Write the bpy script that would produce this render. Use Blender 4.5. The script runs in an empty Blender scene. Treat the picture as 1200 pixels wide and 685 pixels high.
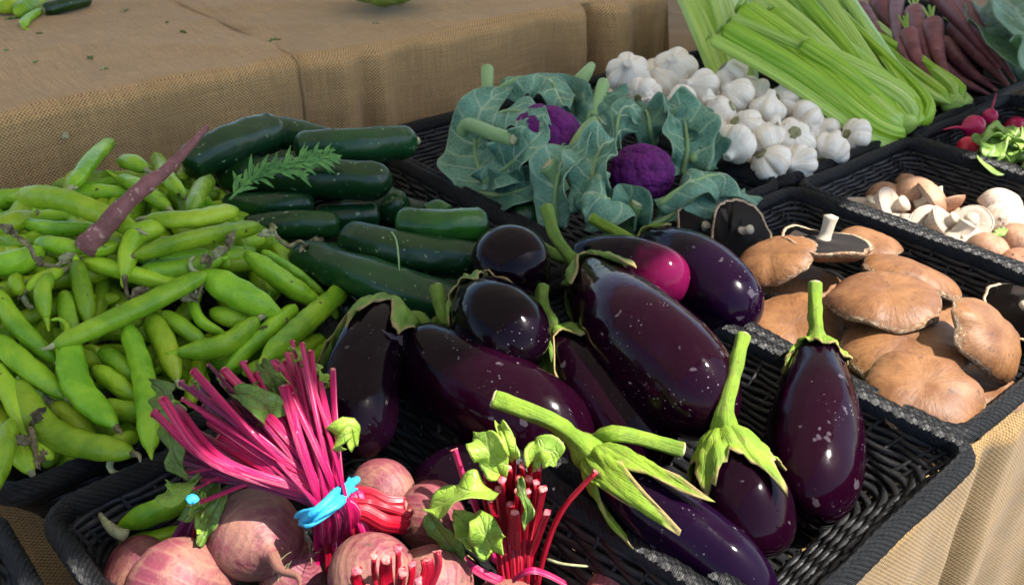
SUN = (.365, -.424, .83); SUN_E = 4.9; SKY = .125; EXPO = 1.25; CANOPY_T = .36
import bpy, math, random
import numpy as np
from mathutils import Vector, noise
random.seed(7)
sc = bpy.context.scene
COL = sc.collection
HC = 0.57; FPX = 1050.0
C30 = math.cos(math.radians(30)); S30 = 0.5
CR = Vector((.778, -.629, 0)).normalized()
CF = Vector((.629 * C30, .778 * C30, -S30)).normalized()
CU = CR.cross(CF).normalized()
CAM = Vector((0, 0, HC))

def P(px, py, z):                      # where the sight line of a spot on the stall meets height z
    d = CR * (px - 600) + CF * FPX + CU * (342 - py)
    return CAM + d * ((z - HC) / d.z)
def depth(p): return (p - CAM).dot(CF)
def dirC(r, u, t): return (CR * r + CU * u - CF * t).normalized()
def rad(w, p): return w * .5 * depth(p) / FPX

# ---------------------------------------------------------------- object helpers
def thing(name, label, cat, loc=(0, 0, 0), group=None):
    o = bpy.data.objects.new(name, None); COL.objects.link(o)
    o.location = loc; o.empty_display_size = .03
    o['label'] = label; o['category'] = cat
    if group: o['group'] = group
    return o
def tag(o, label, cat, group=None, kind=None):
    if label: o['label'] = label
    if cat: o['category'] = cat
    if group: o['group'] = group
    if kind: o['kind'] = kind
    return o
def build(name, geo, mat, parent=None, smooth=True, solid=0):
    V, Fc = geo[0], geo[1]; uv = geo[2] if len(geo) > 2 else None
    V = np.asarray(V, dtype=float)
    c = (V.min(0) + V.max(0)) / 2
    me = bpy.data.meshes.new(name)
    me.from_pydata((V - c).tolist(), [], [list(f) for f in Fc])
    if uv is not None:
        l = me.uv_layers.new(name='UVMap'); uv = np.asarray(uv, dtype=float)
        vi = np.empty(len(me.loops), dtype=np.int32); me.loops.foreach_get('vertex_index', vi)
        l.data.foreach_set('uv', uv[vi].ravel())
    if smooth: me.polygons.foreach_set('use_smooth', [True] * len(me.polygons))
    me.materials.append(mat); me.update()
    o = bpy.data.objects.new(name, me); COL.objects.link(o)
    if parent is not None:
        o.parent = parent; o.location = Vector(c) - parent.location
    else: o.location = c
    if solid:
        m = o.modifiers.new('thick', 'SOLIDIFY'); m.thickness = solid; m.offset = 0
    return o
def merge(gs):
    V = []; F = []; U = []; k = 0
    for g in gs:
        V += [tuple(v) for v in g[0]]; F += [tuple(i + k for i in f) for f in g[1]]
        U += [tuple(u) for u in g[2]] if len(g) > 2 else [(0, 0)] * len(g[0])
        k += len(g[0])
    return V, F, U

def spline(c, n, ts=None):
    c = [Vector(p) for p in c]
    if len(c) == 2: c = [c[0], c[0].lerp(c[1], .5), c[1]]
    e = [c[0] * 2 - c[1]] + c + [c[-1] * 2 - c[-2]]
    m = len(c) - 1
    def ev(t):
        s = t * m; i = min(int(s), m - 1); f = s - i
        a, b, d, g = e[i], e[i + 1], e[i + 2], e[i + 3]
        return .5 * ((2 * b) + (-a + d) * f + (2 * a - 5 * b + 4 * d - g) * f * f + (-a + 3 * b - 3 * d + g) * f ** 3)
    dense = [ev(i / 60) for i in range(61)]
    L = [0]
    for i in range(60): L.append(L[-1] + (dense[i + 1] - dense[i]).length)
    if ts is None: ts = [i / (n - 1) for i in range(n)]
    out = []
    for t in ts:
        x = t * L[-1]; j = max(0, min(59, int(np.searchsorted(L, x)) - 1))
        f = (x - L[j]) / max(1e-9, L[j + 1] - L[j]); out.append(dense[j].lerp(dense[j + 1], f))
    return out, L[-1]
def frames(pts, hint=None):
    n = len(pts); T = []
    for i in range(n):
        d = pts[min(i + 1, n - 1)] - pts[max(i - 1, 0)]
        T.append(d.normalized() if d.length > 1e-9 else Vector((0, 0, 1)))
    h = hint if hint is not None else Vector((.13, .21, .97))
    N = h - T[0] * h.dot(T[0])
    if N.length < 1e-3: N = T[0].orthogonal()
    N.normalize(); out = []
    for i in range(n):
        N = N - T[i] * N.dot(T[i]); N.normalize()
        out.append((T[i], N.copy(), T[i].cross(N)))
    return out
class Tube:
    """swept body; rf(t) radius, sect(th,t) multiplier, ts sampling"""
    def __init__(s, ctrl, rf, N=28, n=20, hint=None, sect=None, amp=0, freq=30, ts=None, sx=1, sy=1, ends=True):
        if ts is None:
            ts = [i / (N - 1) for i in range(N)]
            if ends: ts = [(t * .35 + .65 * (.5 - .5 * math.cos(math.pi * t))) for t in ts]
        s.ts = ts; s.pts, s.L = spline(ctrl, len(ts), ts); s.fr = frames(s.pts, hint)
        s.rf = rf; s.sect = sect; s.n = n; s.sx = sx; s.sy = sy; s.amp = amp; s.freq = freq
        s.seed = Vector((random.random() * 50, random.random() * 50, random.random() * 50))
    def at(s, t, th, off=0.0):
        x = min(max(t, 0), 1); j = int(np.searchsorted(s.ts, x)); j = max(1, min(len(s.ts) - 1, j))
        f = (x - s.ts[j - 1]) / max(1e-9, s.ts[j] - s.ts[j - 1])
        p = s.pts[j - 1].lerp(s.pts[j], f); T, N, B = s.fr[j]
        r = s.rf(x)
        if s.sect: r *= s.sect(th, x)
        d = N * math.cos(th) * s.sx + B * math.sin(th) * s.sy
        if s.amp: r *= 1 + s.amp * noise.noise((p + d * r) * s.freq + s.seed)
        r += off
        return p + d * r
    def geo(s, v0=0):
        V = []; F = []; U = []; n = s.n
        for i, t in enumerate(s.ts):
            for k in range(n):
                th = 2 * math.pi * k / n
                V.append(s.at(t, th)); U.append((t * s.L, k / n))
        for i in range(len(s.ts) - 1):
            for k in range(n):
                a = i * n + k; b = i * n + (k + 1) % n
                F.append((a, b, b + n, a + n))
        F.append(tuple(reversed(range(n)))); F.append(tuple(range((len(s.ts) - 1) * n, len(s.ts) * n)))
        return V, F, U
def cap(t, a, b, p=2.0):               # rounded ends over lengths a (start) and b (end)
    v = 1.0
    if a and t < a: v = min(v, max(0.0, 1 - ((a - t) / a) ** p) ** (1 / p))
    if b and t > 1 - b: v = min(v, max(0.0, 1 - ((t - 1 + b) / b) ** p) ** (1 / p))
    return max(v, .004)
def sm(a, b, x):
    x = min(1, max(0, (x - a) / (b - a))); return x * x * (3 - 2 * x)

def rope(ctrl, r0, r1, N=10, n=8, amp=.1, round_=.06, **k):
    return Tube(ctrl, lambda t: (r0 + (r1 - r0) * t) * cap(t, round_, round_), N, n, amp=amp, freq=60, **k).geo()

def axes(n):
    n = Vector(n).normalized(); x = n.orthogonal().normalized(); return x, n.cross(x), n
def lathe(c, nrm, prof, n=32, mod=None, spin=0, amp=0, freq=20, sc2=(1, 1), close=True):
    """prof: list (r,h); mod(th,i/len,(r,h)) -> (r,h)"""
    X, Y, Z = axes(nrm); sd = Vector((random.random() * 40, random.random() * 40, 3))
    V = []; U = []; F = []; m = len(prof)
    for i, (r, h) in enumerate(prof):
        for k in range(n):
            th = 2 * math.pi * k / n + spin; rr, hh = r, h
            if mod: rr, hh = mod(th, i / (m - 1), (r, h))
            q = X * math.cos(th) * rr * sc2[0] + Y * math.sin(th) * rr * sc2[1] + Z * hh
            if amp: q = q * (1 + amp * noise.noise(q * freq + sd))
            V.append(Vector(c) + q); U.append((k / n, i / (m - 1)))
    for i in range(m - 1):
        for k in range(n):
            a = i * n + k; b = i * n + (k + 1) % n; F.append((a, b, b + n, a + n))
    if close: F.append(tuple(reversed(range(n)))); F.append(tuple(range((m - 1) * n, m * n)))
    return V, F, U
def sheet(ctrl, widths, hint, ruf=.006, rfreq=5, cup=0, N=26, M=13, lobe=.15, curl=0, crump=.003):
    """a leaf blade along ctrl; half widths list; hint = facing normal"""
    pts, L = spline(ctrl, N); sd = Vector((random.random() * 60, random.random() * 60, 1)); ph = random.random() * 9
    V = []; U = []; F = []
    for i, p in enumerate(pts):
        t = i / (N - 1); T = (pts[min(i + 1, N - 1)] - pts[max(i - 1, 0)]).normalized()
        Nn = hint - T * hint.dot(T); Nn.normalize(); S = T.cross(Nn)
        w = float(np.interp(t, np.linspace(0, 1, len(widths)), widths))
        for j in range(M):
            v = -1 + 2 * j / (M - 1); a = abs(v)
            e = 1 + lobe * noise.noise(Vector((t * 7, 3 * (1 if v > 0 else -1), 0)) + sd) + lobe * .6 * noise.noise(Vector((t * 13, 3 * (1 if v > 0 else -1), 0)) + sd)
            q = p + S * v * w * (e if a > .5 else 1 + (e - 1) * a * 2)
            dz = ruf * a ** 1.6 * math.sin(rfreq * 2 * math.pi * t + ph + (1.7 if v > 0 else 0)) + cup * a * a * w - curl * a ** 4 * w
            dz += crump * noise.noise(q * 30 + sd) + crump * .35 * noise.noise(q * 90 + sd) - .0012 * math.exp(-(v / .12) ** 2)
            V.append(q + Nn * dz); U.append((t * L, v))
    for i in range(N - 1):
        for j in range(M - 1):
            a = i * M + j; F.append((a, a + 1, a + M + 1, a + M))
    return V, F, U

# ---------------------------------------------------------------- materials
class Mt:
    def __init__(s, name):
        m = bpy.data.materials.new(name); m.use_nodes = True; s.m = m; s.t = m.node_tree; s.t.nodes.clear()
        s.out = s.n('ShaderNodeOutputMaterial'); s.b = s.n('ShaderNodeBsdfPrincipled')
        s.t.links.new(s.b.outputs[0], s.out.inputs[0])
        tc = s.n('ShaderNodeTexCoord'); oi = s.n('ShaderNodeObjectInfo'); s.rnd = oi.outputs['Random']; s.uv = tc.outputs['UV']
        mul = s.math('MULTIPLY', s.rnd, 37.0); va = s.n('ShaderNodeVectorMath'); va.operation = 'ADD'
        s.l(tc.outputs['Object'], va.inputs[0]); s.l(mul, va.inputs[1]); s.co = va.outputs[0]
    def n(s, k): return s.t.nodes.new(k)
    def l(s, a, b): s.t.links.new(a, b)
    def setin(s, i, v):
        if isinstance(v, bpy.types.NodeSocket): s.l(v, i)
        else: i.default_value = v
    def math(s, op, a, b=0.0, c=None):
        q = s.n('ShaderNodeMath'); q.operation = op; s.setin(q.inputs[0], a); s.setin(q.inputs[1], b)
        if c is not None: s.setin(q.inputs[2], c)
        return q.outputs[0]
    def noise(s, sc_, det=4, rough=.55, vec=None, dist=0):
        q = s.n('ShaderNodeTexNoise'); s.l(vec or s.co, q.inputs['Vector']); q.inputs['Scale'].default_value = sc_
        q.inputs['Detail'].default_value = det; q.inputs['Roughness'].default_value = rough; q.inputs['Distortion'].default_value = dist
        return q.outputs['Fac']
    def voro(s, sc_, feat='F1', vec=None):
        q = s.n('ShaderNodeTexVoronoi'); q.feature = feat; s.l(vec or s.co, q.inputs['Vector']); q.inputs['Scale'].default_value = sc_
        return q.outputs['Distance']
    def scale(s, vec, x, y, z):
        q = s.n('ShaderNodeVectorMath'); q.operation = 'MULTIPLY'; s.l(vec, q.inputs[0]); q.inputs[1].default_value = (x, y, z); return q.outputs[0]
    def ramp(s, f, a, b, c0=(0, 0, 0, 1), c1=(1, 1, 1, 1)):
        q = s.n('ShaderNodeMapRange'); s.l(f, q.inputs[0]); q.inputs[1].default_value = a; q.inputs[2].default_value = b
        q.interpolation_type = 'SMOOTHSTEP'; return q.outputs[0]
    def mix(s, f, a, b):
        q = s.n('ShaderNodeMix'); q.data_type = 'RGBA'; s.setin(q.inputs[0], f)
        for i, v in ((6, a), (7, b)):
            if isinstance(v, bpy.types.NodeSocket): s.l(v, q.inputs[i])
            else: q.inputs[i].default_value = (*v, 1)
        return q.outputs[2]
    def sep(s, v):
        q = s.n('ShaderNodeSeparateXYZ'); s.l(v, q.inputs[0]); return q.outputs
    def bump(s, h, dist=.001, st=1.0, prev=None):
        q = s.n('ShaderNodeBump'); q.inputs['Strength'].default_value = st; q.inputs['Distance'].default_value = dist
        s.l(h, q.inputs['Height'])
        if prev: s.l(prev, q.inputs['Normal'])
        s.l(q.outputs[0], s.b.inputs['Normal']); return q.outputs[0]
    def col(s, c):
        s.setin(s.b.inputs['Base Color'], c if isinstance(c, bpy.types.NodeSocket) else (*c, 1))
    def p(s, **k):
        for a, v in k.items():
            a = {'rough': 'Roughness', 'coat': 'Coat Weight', 'coatr': 'Coat Roughness', 'sss': 'Subsurface Weight', 'sssr': 'Subsurface Radius',
                 'ssss': 'Subsurface Scale', 'spec': 'Specular IOR Level', 'trans': 'Transmission Weight', 'sheen': 'Sheen Weight'}[a]
            if a == 'Subsurface Radius': s.b.inputs[a].default_value = v
            else: s.setin(s.b.inputs[a], v)
        return s

def organic(name, c1, c2, sc1=25, rough=.45, *a_, **k_):
    m = _organic(name, c1, c2, sc1, rough, *a_, **k_)
    if 'cucumber' in name: m.node_tree.nodes['Principled BSDF'].inputs['Specular IOR Level'].default_value = .2
    return m
def _organic(name, c1, c2, sc1=25, rough=.45, bumpd=.0006, bsc=120, var=.25, sss=0, coat=0, speck=None, stretch=None):
    m = Mt(name); v = m.co if not stretch else m.scale(m.uv, *stretch)
    a = m.mix(m.ramp(m.noise(sc1, 5, .6, v), .35, .68), c1, c2)
    hs = m.n('ShaderNodeHueSaturation'); m.l(a, hs.inputs['Color'])
    m.l(m.math('MULTIPLY_ADD', m.rnd, var, 1 - var * .5), hs.inputs['Value']); a = hs.outputs[0]
    m.l(m.math('MULTIPLY_ADD', m.rnd, .02, .49), hs.inputs['Hue'])
    if speck:
        a = m.mix(m.ramp(m.noise(speck[1], 3, .5), speck[2], speck[2] + .06), a, speck[0])
    m.col(a); m.bump(m.noise(bsc, 4, .6, v), bumpd); m.p(rough=rough, sss=sss, ssss=.006, coat=coat, coatr=.2)
    m.b.inputs['Subsurface Radius'].default_value = (1, .8, .3); m.b.inputs['Specular IOR Level'].default_value = .3
    return m.m

# eggplant skin
def eggskin(name, dark, lit, lo, hi):
    m = Mt(name); t = m.sep(m.uv)[0]
    f = m.math('ADD', t, m.math('MULTIPLY', m.noise(14, 3), .10))
    a = m.mix(m.ramp(f, lo, hi), dark, lit)
    a = m.mix(m.math('MULTIPLY', m.ramp(m.noise(38, 5), .5, .8), .5), a, (.012, .002, .012))
    sp = m.ramp(m.voro(230), .20, .08); big = m.ramp(m.noise(16, 4, .6), .54, .66); spk = m.math('MULTIPLY', sp, big)
    mk = m.ramp(m.noise(62, 2, .4), .70, .72); spk = m.math('MAXIMUM', m.math('MULTIPLY', spk, .45), m.math('MULTIPLY', mk, .12))
    a = m.mix(spk, a, (.42, .36, .42)); m.col(a)
    m.p(rough=m.math('MULTIPLY_ADD', m.ramp(m.noise(30, 4), .4, .75), .18, .07), spec=.14)
    b = m.bump(m.noise(10, 2), .006, .6); b = m.bump(m.noise(34, 3), .0010, .6, b)
    scr = m.ramp(m.noise(1.0, 2, .5, m.scale(m.co, 160, 14, 60)), .70, .73); m.bump(m.math('MULTIPLY', scr, m.ramp(m.noise(12, 2), .5, .6)), -.0006, .8, b)
    return m.m
EGG = [eggskin('eggplant_skin', (.003, .001, .0035), (.009, .0008, .005), .03, .16),
       eggskin('eggplant_skin_black', (.003, .001, .003), (.005, .001, .004), .05, .2),
       eggskin('eggplant_skin_magenta', (.006, .002, .007), (.13, .004, .04), .135, .165),
       eggskin('eggplant_skin_violet', (.004, .001, .005), (.007, .0012, .010), .02, .16)]
CALYX = organic('eggplant_calyx_green', (.25, .38, .025), (.16, .27, .018), 50, .5, .0022, 130, .3, .1)
CALYXD = organic('eggplant_calyx_dull', (.17, .29, .035), (.09, .16, .025), 50, .55, .0022, 130, .3, .1)
def calyxmat(name, c1, c2, tip=1.0):
    m = Mt(name); uv = m.sep(m.uv)
    rid = m.noise(1.0, 4, .65, m.scale(m.uv, 25, 70, 1))
    a = m.mix(m.ramp(m.noise(45, 5, .65), .35, .68), c1, c2); a = m.mix(m.math('MULTIPLY', m.ramp(rid, .5, .7), .5), a, tuple(x * .55 for x in c1))
    a = m.mix(m.math('MULTIPLY', m.ramp(m.noise(120, 4, .7), .55, .68), .6), a, (.20, .15, .05)); a = m.mix(m.math('MULTIPLY', m.math('MULTIPLY', m.ramp(uv[0], .042, .050), tip), m.ramp(m.noise(60, 4, .7), .35, .5)), a, (.30, .22, .09)); m.col(a)
    b = m.bump(m.noise(60, 5, .65), .0026, .8); m.bump(rid, .0022, .8, b); m.p(rough=.62, sss=.08, ssss=.003, spec=.3); return m.m
CUT = organic('pale_cut_end', (.5, .5, .28), (.4, .35, .18), 200, .7)
CALYX = calyxmat('eggplant_calyx_green', (.21, .32, .025), (.13, .22, .018)); CALYXD = calyxmat('eggplant_calyx_dull', (.17, .28, .035), (.09, .17, .025)); STEMG = calyxmat('eggplant_stem_green', (.22, .34, .025), (.14, .24, .018), 0); STEMD = calyxmat('eggplant_stem_dull', (.17, .28, .035), (.10, .19, .025), 0)
SCAR = organic('blossom_scar', (.55, .42, .16), (.3, .18, .07), 400, .8)
BEAN = organic('bean_pod_skin', (.27, .45, .020), (.13, .29, .010), 30, .36, .0020, 90, .42, .10, .06, ((.05, .04, .012), 75, .685))
BEAN2 = organic('bean_pod_yellow', (.36, .51, .025), (.21, .38, .012), 26, .36, .0020, 90, .3, .10, .06, ((.07, .05, .015), 75, .685))
DRY = organic('dried_flower_end', (.22, .19, .10), (.06, .045, .02), 120, .85, .001, 200, .5)
DRYP = organic('dried_pale_stalk', (.38, .40, .2), (.22, .2, .1), 120, .8, .001, 200, .5)
CUKE = organic('cucumber_skin', (.005, .032, .010), (.010, .055, .010), 12, .33, .0011, 55, .35, .05, .4, ((.22, .30, .17), 150, .66))
CUKEL = organic('cucumber_skin_bright', (.007, .055, .009), (.025, .12, .012), 16, .28, .0011, 55, .2, .05, .4, ((.3, .35, .2), 170, .735))
def beetmat():
    m = Mt('beet_skin')
    a = m.mix(m.ramp(m.noise(20, 7, .75), .42, .60), (.19, .035, .055), (.27, .12, .085))
    w = m.n('ShaderNodeTexWave'); w.bands_direction = 'Z'; m.l(m.scale(m.uv, .6, .6, 1), w.inputs[0]); w.wave_type = 'BANDS'; w.bands_direction = 'Y'
    w.inputs['Scale'].default_value = 9; w.inputs['Distortion'].default_value = 9; w.inputs['Detail'].default_value = 4
    a = m.mix(m.math('MULTIPLY', m.ramp(w.outputs['Fac'], .8, 1.0), .14), a, (.48, .30, .2))
    a = m.mix(m.math('MULTIPLY', m.ramp(m.noise(1.0, 5, .7, m.scale(m.uv, 3, 40, 1)), .52, .7), .5), a, (.19, .06, .06)); a = m.mix(m.ramp(m.noise(90, 5, .7), .60, .70), a, (.13, .06, .045)); m.col(a)
    b = m.bump(m.noise(60, 6, .7), .0016); m.bump(w.outputs['Fac'], .0004, .5, b); m.p(rough=.55, sss=.06, ssss=.004)
    return m.m
BEET = beetmat()
def stalkmat(name, c1, c2, hi, k=90):
    m = Mt(name); u = m.scale(m.uv, 6, k, 1)
    a = m.mix(m.ramp(m.noise(1.0, 3, .6, u), .38, .62), c1, c2)
    a = m.mix(m.ramp(m.noise(1.3, 2, .5, m.scale(m.uv, 4, k * .6, 1)), .60, .7), a, hi)
    m.col(a); m.bump(m.noise(1.0, 3, .6, m.scale(m.uv, 9, k * 1.3, 1)), .0018); m.p(rough=.38, sss=.06, ssss=.003, coat=.1)
    m.b.inputs['Subsurface Radius'].default_value = (1, .2, .3)
    return m.m
STM = stalkmat('beet_stalk_magenta', (.70, .004, .11), (.28, .002, .07), (.85, .34, .44), 16)
STP = stalkmat('beet_stalk_purple', (.34, .006, .11), (.09, .002, .035), (.62, .26, .38), 16)
STR = stalkmat('beet_stalk_red', (.46, .002, .018), (.22, .001, .015), (.62, .06, .07), 12)
CUTP = organic('beet_cut_end', (.62, .22, .2), (.42, .03, .06), 300, .7)
def leafmat(name, c1, c2, vein, vs=.5, rough=.5, vd=.0012, freq=260):
    m = Mt(name); uv = m.sep(m.uv); av = m.math('ABSOLUTE', uv[1])
    nz = m.math('MULTIPLY', m.noise(35, 3), 3.5)
    ph = m.math('ADD', m.math('SUBTRACT', m.math('MULTIPLY', uv[0], freq), m.math('MULTIPLY', av, 5.0)), nz)
    side = m.ramp(m.math('SINE', ph), .86, .99)
    fade = m.math('SUBTRACT', 1.0, m.math('MULTIPLY', av, .6)); side = m.math('MAXIMUM', m.math('MULTIPLY', side, fade), m.math('MULTIPLY', m.ramp(av, .9, 1.0), .6))
    mid = m.ramp(av, .10, .03); net = m.math('MULTIPLY', m.ramp(m.voro(150, 'DISTANCE_TO_EDGE'), .09, .0), .45)
    v = m.math('MAXIMUM', m.math('MAXIMUM', side, mid), net)
    a = m.mix(m.ramp(m.noise(30, 5, .6), .35, .65), c1, c2); a = m.mix(m.math('MULTIPLY', v, vs), a, vein); m.col(a)
    b = m.bump(v, -vd, .8); m.bump(m.noise(80, 4, .6), .0015, .7, b); m.p(rough=rough)
    tr = m.n('ShaderNodeBsdfTranslucent'); m.l(a, tr.inputs[0]); ms = m.n('ShaderNodeMixShader'); ms.inputs[0].default_value = .25
    m.l(m.b.outputs[0], ms.inputs[1]); m.l(tr.outputs[0], ms.inputs[2]); m.l(ms.outputs[0], m.out.inputs[0])
    return m.m
CLEAF = leafmat('cauliflower_leaf', (.085, .235, .15), (.20, .42, .28), (.58, .70, .44), .75, .55)
CLEAF2 = leafmat('cauliflower_leaf_dark', (.06, .18, .12), (.13, .31, .21), (.32, .45, .26), .6, .5)
BLEAF = leafmat('beet_leaf', (.17, .30, .04), (.10, .2, .03), (.3, .06, .08), .35, .42)
BLEAFL = leafmat('beet_leaf_lime', (.34, .50, .05), (.22, .38, .04), (.5, .55, .15), .45, .42)
RLEAF = leafmat('radish_leaf', (.34, .52, .09), (.2, .38, .05), (.5, .6, .3), .5, .42)
KLEAF = leafmat('cabbage_leaf', (.08, .20, .10), (.14, .29, .15), (.35, .45, .3), .6, .5, freq=120)
DILL = organic('dill_green', (.08, .22, .05), (.14, .32, .07), 90, .5)
PET = organic('petiole_pale_green', (.33, .47, .20), (.22, .38, .13), 30, .45, .0006, 90, .2, .15, .1, None, (3, 14, 1))
CEL = stalkmat('celery_stalk', (.20, .40, .015), (.31, .51, .028), (.48, .62, .11), 14)
CEL2 = stalkmat('celery_stalk_pale', (.29, .48, .06), (.40, .57, .12), (.55, .68, .26), 14)
CURD = organic('purple_curd', (.13, .008, .13), (.07, .004, .08), 60, .75, .0006, 300, .1, .05)
GARL = stalkmat('garlic_paper', (.84, .74, .58), (.90, .84, .73), (.74, .60, .46), 3)
GARL.node_tree.nodes['Principled BSDF'].inputs['Roughness'].default_value = .55
CARR = organic('purple_carrot_skin', (.20, .065, .075), (.12, .035, .045), 30, .5, .0012, 90, .4, .05, 0, ((.25, .13, .1), 70, .66))
ROOT = organic('mauve_root_skin', (.25, .10, .10), (.16, .06, .06), 60, .65, .0015, 150, .1, 0, 0, ((.4, .25, .2), 140, .62))
RADI = organic('radish_skin', (.6, .02, .08), (.45, .012, .06), 40, .35, .0004, 90, .1, .1, .3)
def mushmat(name, c1, c2, crack, lo):
    m = Mt(name); v = m.sep(m.uv)[1]
    a = m.mix(m.ramp(m.noise(24, 6, .65), .35, .68), c1, c2)
    fib = m.noise(1.0, 5, .65, m.scale(m.uv, 70, 5, 1))
    e = m.math('ADD', v, m.math('MULTIPLY', m.noise(60, 5, .7), .55)); e = m.ramp(e, lo, lo + .12)
    k = m.math('MAXIMUM', m.math('MULTIPLY', e, m.ramp(m.noise(1.0, 6, .75, m.scale(m.uv, 60, 9, 1), 1.0), .45, .58)), m.ramp(m.math('ADD', v, m.math('MULTIPLY', m.noise(80, 3), .1)), lo + .06, lo + .1))
    a = m.mix(k, a, crack); a = m.mix(m.math('MULTIPLY', m.ramp(fib, .42, .7), .55), a, (.12, .05, .024))
    a = m.mix(m.ramp(m.noise(85, 5, .75), .60, .68), a, (.07, .035, .018)); m.col(a)
    b = m.bump(m.noise(28, 5), .004, .7); b = m.bump(fib, .0012, .6, b); m.bump(k, .0008, .8, b); m.p(rough=.5, spec=.35)
    return m.m
PORT = mushmat('portobello_cap_skin', (.28, .128, .048), (.16, .064, .024), (.56, .42, .27), .93)
CREM = mushmat('brown_mushroom_skin', (.36, .17, .09), (.48, .28, .17), (.7, .55, .42), 1.15)
def gillmat(name, a_, b_):
    m = Mt(name); w = m.math('SINE', m.math('MULTIPLY', m.sep(m.uv)[0], 2 * math.pi * 110)); w2 = m.ramp(w, -.6, .9)
    m.col(m.mix(w2, a_, b_)); m.bump(w2, .0012); m.p(rough=.75); return m.m
GILL = gillmat('dark_gills', (.008, .005, .004), (.05, .027, .018))
GILLP = gillmat('pale_gills', (.55, .42, .32), (.72, .62, .5))
MSTEM = organic('mushroom_stem', (.62, .50, .36), (.72, .64, .52), 30, .6, .001, 90, .1, .1, 0, None, (8, 5, 1))
MRIM = organic('mushroom_rim_flesh', (.66, .52, .38), (.4, .25, .15), 150, .7)
def wicker():
    m = Mt('black_wicker'); v = m.scale(m.uv, 90, 5, 1)
    a = m.mix(m.ramp(m.noise(1, 4, .6, v), .4, .75), (.006, .006, .007), (.020, .020, .021)); m.col(a)
    m.bump(m.noise(1.2, 4, .6, m.scale(m.uv, 60, 9, 1)), .0009); m.p(rough=m.math('MULTIPLY_ADD', m.noise(60, 3), .3, .24), spec=.4); return m.m
WICK = wicker()
def rimmat():
    m = Mt('black_wrapped_rim'); uv = m.sep(m.uv)
    ph = m.math('ADD', m.math('MULTIPLY', uv[0], 2 * math.pi * 170), m.math('MULTIPLY', uv[1], 2 * math.pi * 12))
    ph = m.math('ADD', ph, m.math('MULTIPLY', m.noise(30, 3), 2.5))
    s = m.math('SINE', ph); s2 = m.math('SINE', m.math('MULTIPLY', ph, 3.3)); h = m.math('ADD', m.math('MULTIPLY', s, .6), m.math('MULTIPLY', s2, .4))
    a = m.mix(m.ramp(h, -.2, 1.0), (.006, .006, .007), (.032, .032, .034)); m.col(a)
    m.bump(h, .0022); m.p(rough=m.math('MULTIPLY_ADD', m.noise(45, 3), .25, .34), spec=.4); return m.m
RIM = rimmat()
def burlap(name, tint, cn=.20, bs=.6):
    m = Mt(name); uv = m.sep(m.uv); k = 2 * math.pi / .0052
    n1 = m.math('MULTIPLY', m.math('SUBTRACT', m.noise(9, 3, .6), .5), .006); wob = m.noise(260, 2)
    U = m.math('ADD', m.math('MULTIPLY', m.math('ADD', uv[0], n1), k), m.math('MULTIPLY', wob, 2.4))
    V = m.math('ADD', m.math('MULTIPLY', m.math('ADD', uv[1], n1), k * 1.08), m.math('MULTIPLY', m.noise(230, 2), 2.4))
    ck = m.math('MULTIPLY', m.math('SINE', U), m.math('SINE', V))
    ck = m.ramp(ck, -.75, .75)
    fu = m.noise(1, 4, .6, m.scale(m.uv, 12, 420, 1)); fv = m.noise(1, 4, .6, m.scale(m.uv, 420, 12, 1))
    slub = m.math('ADD', m.math('MULTIPLY', fu, .5), m.math('MULTIPLY', fv, .5))
    a = m.mix(ck, tuple(x * cn for x in tint), tint)
    a = m.mix(m.math('MULTIPLY', m.ramp(slub, .42, .64), .28), a, tuple(min(1, x * 1.5) for x in tint))
    a = m.mix(m.math('MULTIPLY', m.ramp(m.noise(5, 6, .65), .42, .72), .5), a, tuple(x * .5 for x in tint)); a = m.mix(m.math('MULTIPLY', m.ramp(m.noise(26, 5, .7), .5, .75), .35), a, tuple(x * .45 for x in tint)); m.col(a)
    b = m.bump(ck, .0008, bs); m.bump(slub, .0008, bs * .8, b); m.p(rough=.9, sheen=.1, spec=.2); return m.m
BURL = burlap('burlap_weave', (.62, .38, .165)); BURL2 = burlap('burlap_weave_golden', (.33, .205, .082), .22, .22)
BAND = organic('blue_rubber', (.03, .36, .62), (.05, .45, .7), 60, .5, .0005, 300, .05, .1)
# ================================================================= setting
def flat(x0, x1, y0, y1, z, n=2):
    V = [(x0, y0, z), (x1, y0, z), (x1, y1, z), (x0, y1, z)]
    return V, [(0, 1, 2, 3)], [(0, 0), (1, 0), (1, 1), (0, 1)]
g = Mt('asphalt'); g.col(g.mix(g.ramp(g.noise(40, 6, .7), .3, .7), (.035, .035, .036), (.07, .07, .068))); g.bump(g.noise(120, 4, .7), .004); g.p(rough=.9)
tag(build('ground', flat(-40, 60, -40, 60, -.85), g.m, smooth=False), None, None, kind='structure')

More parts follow.
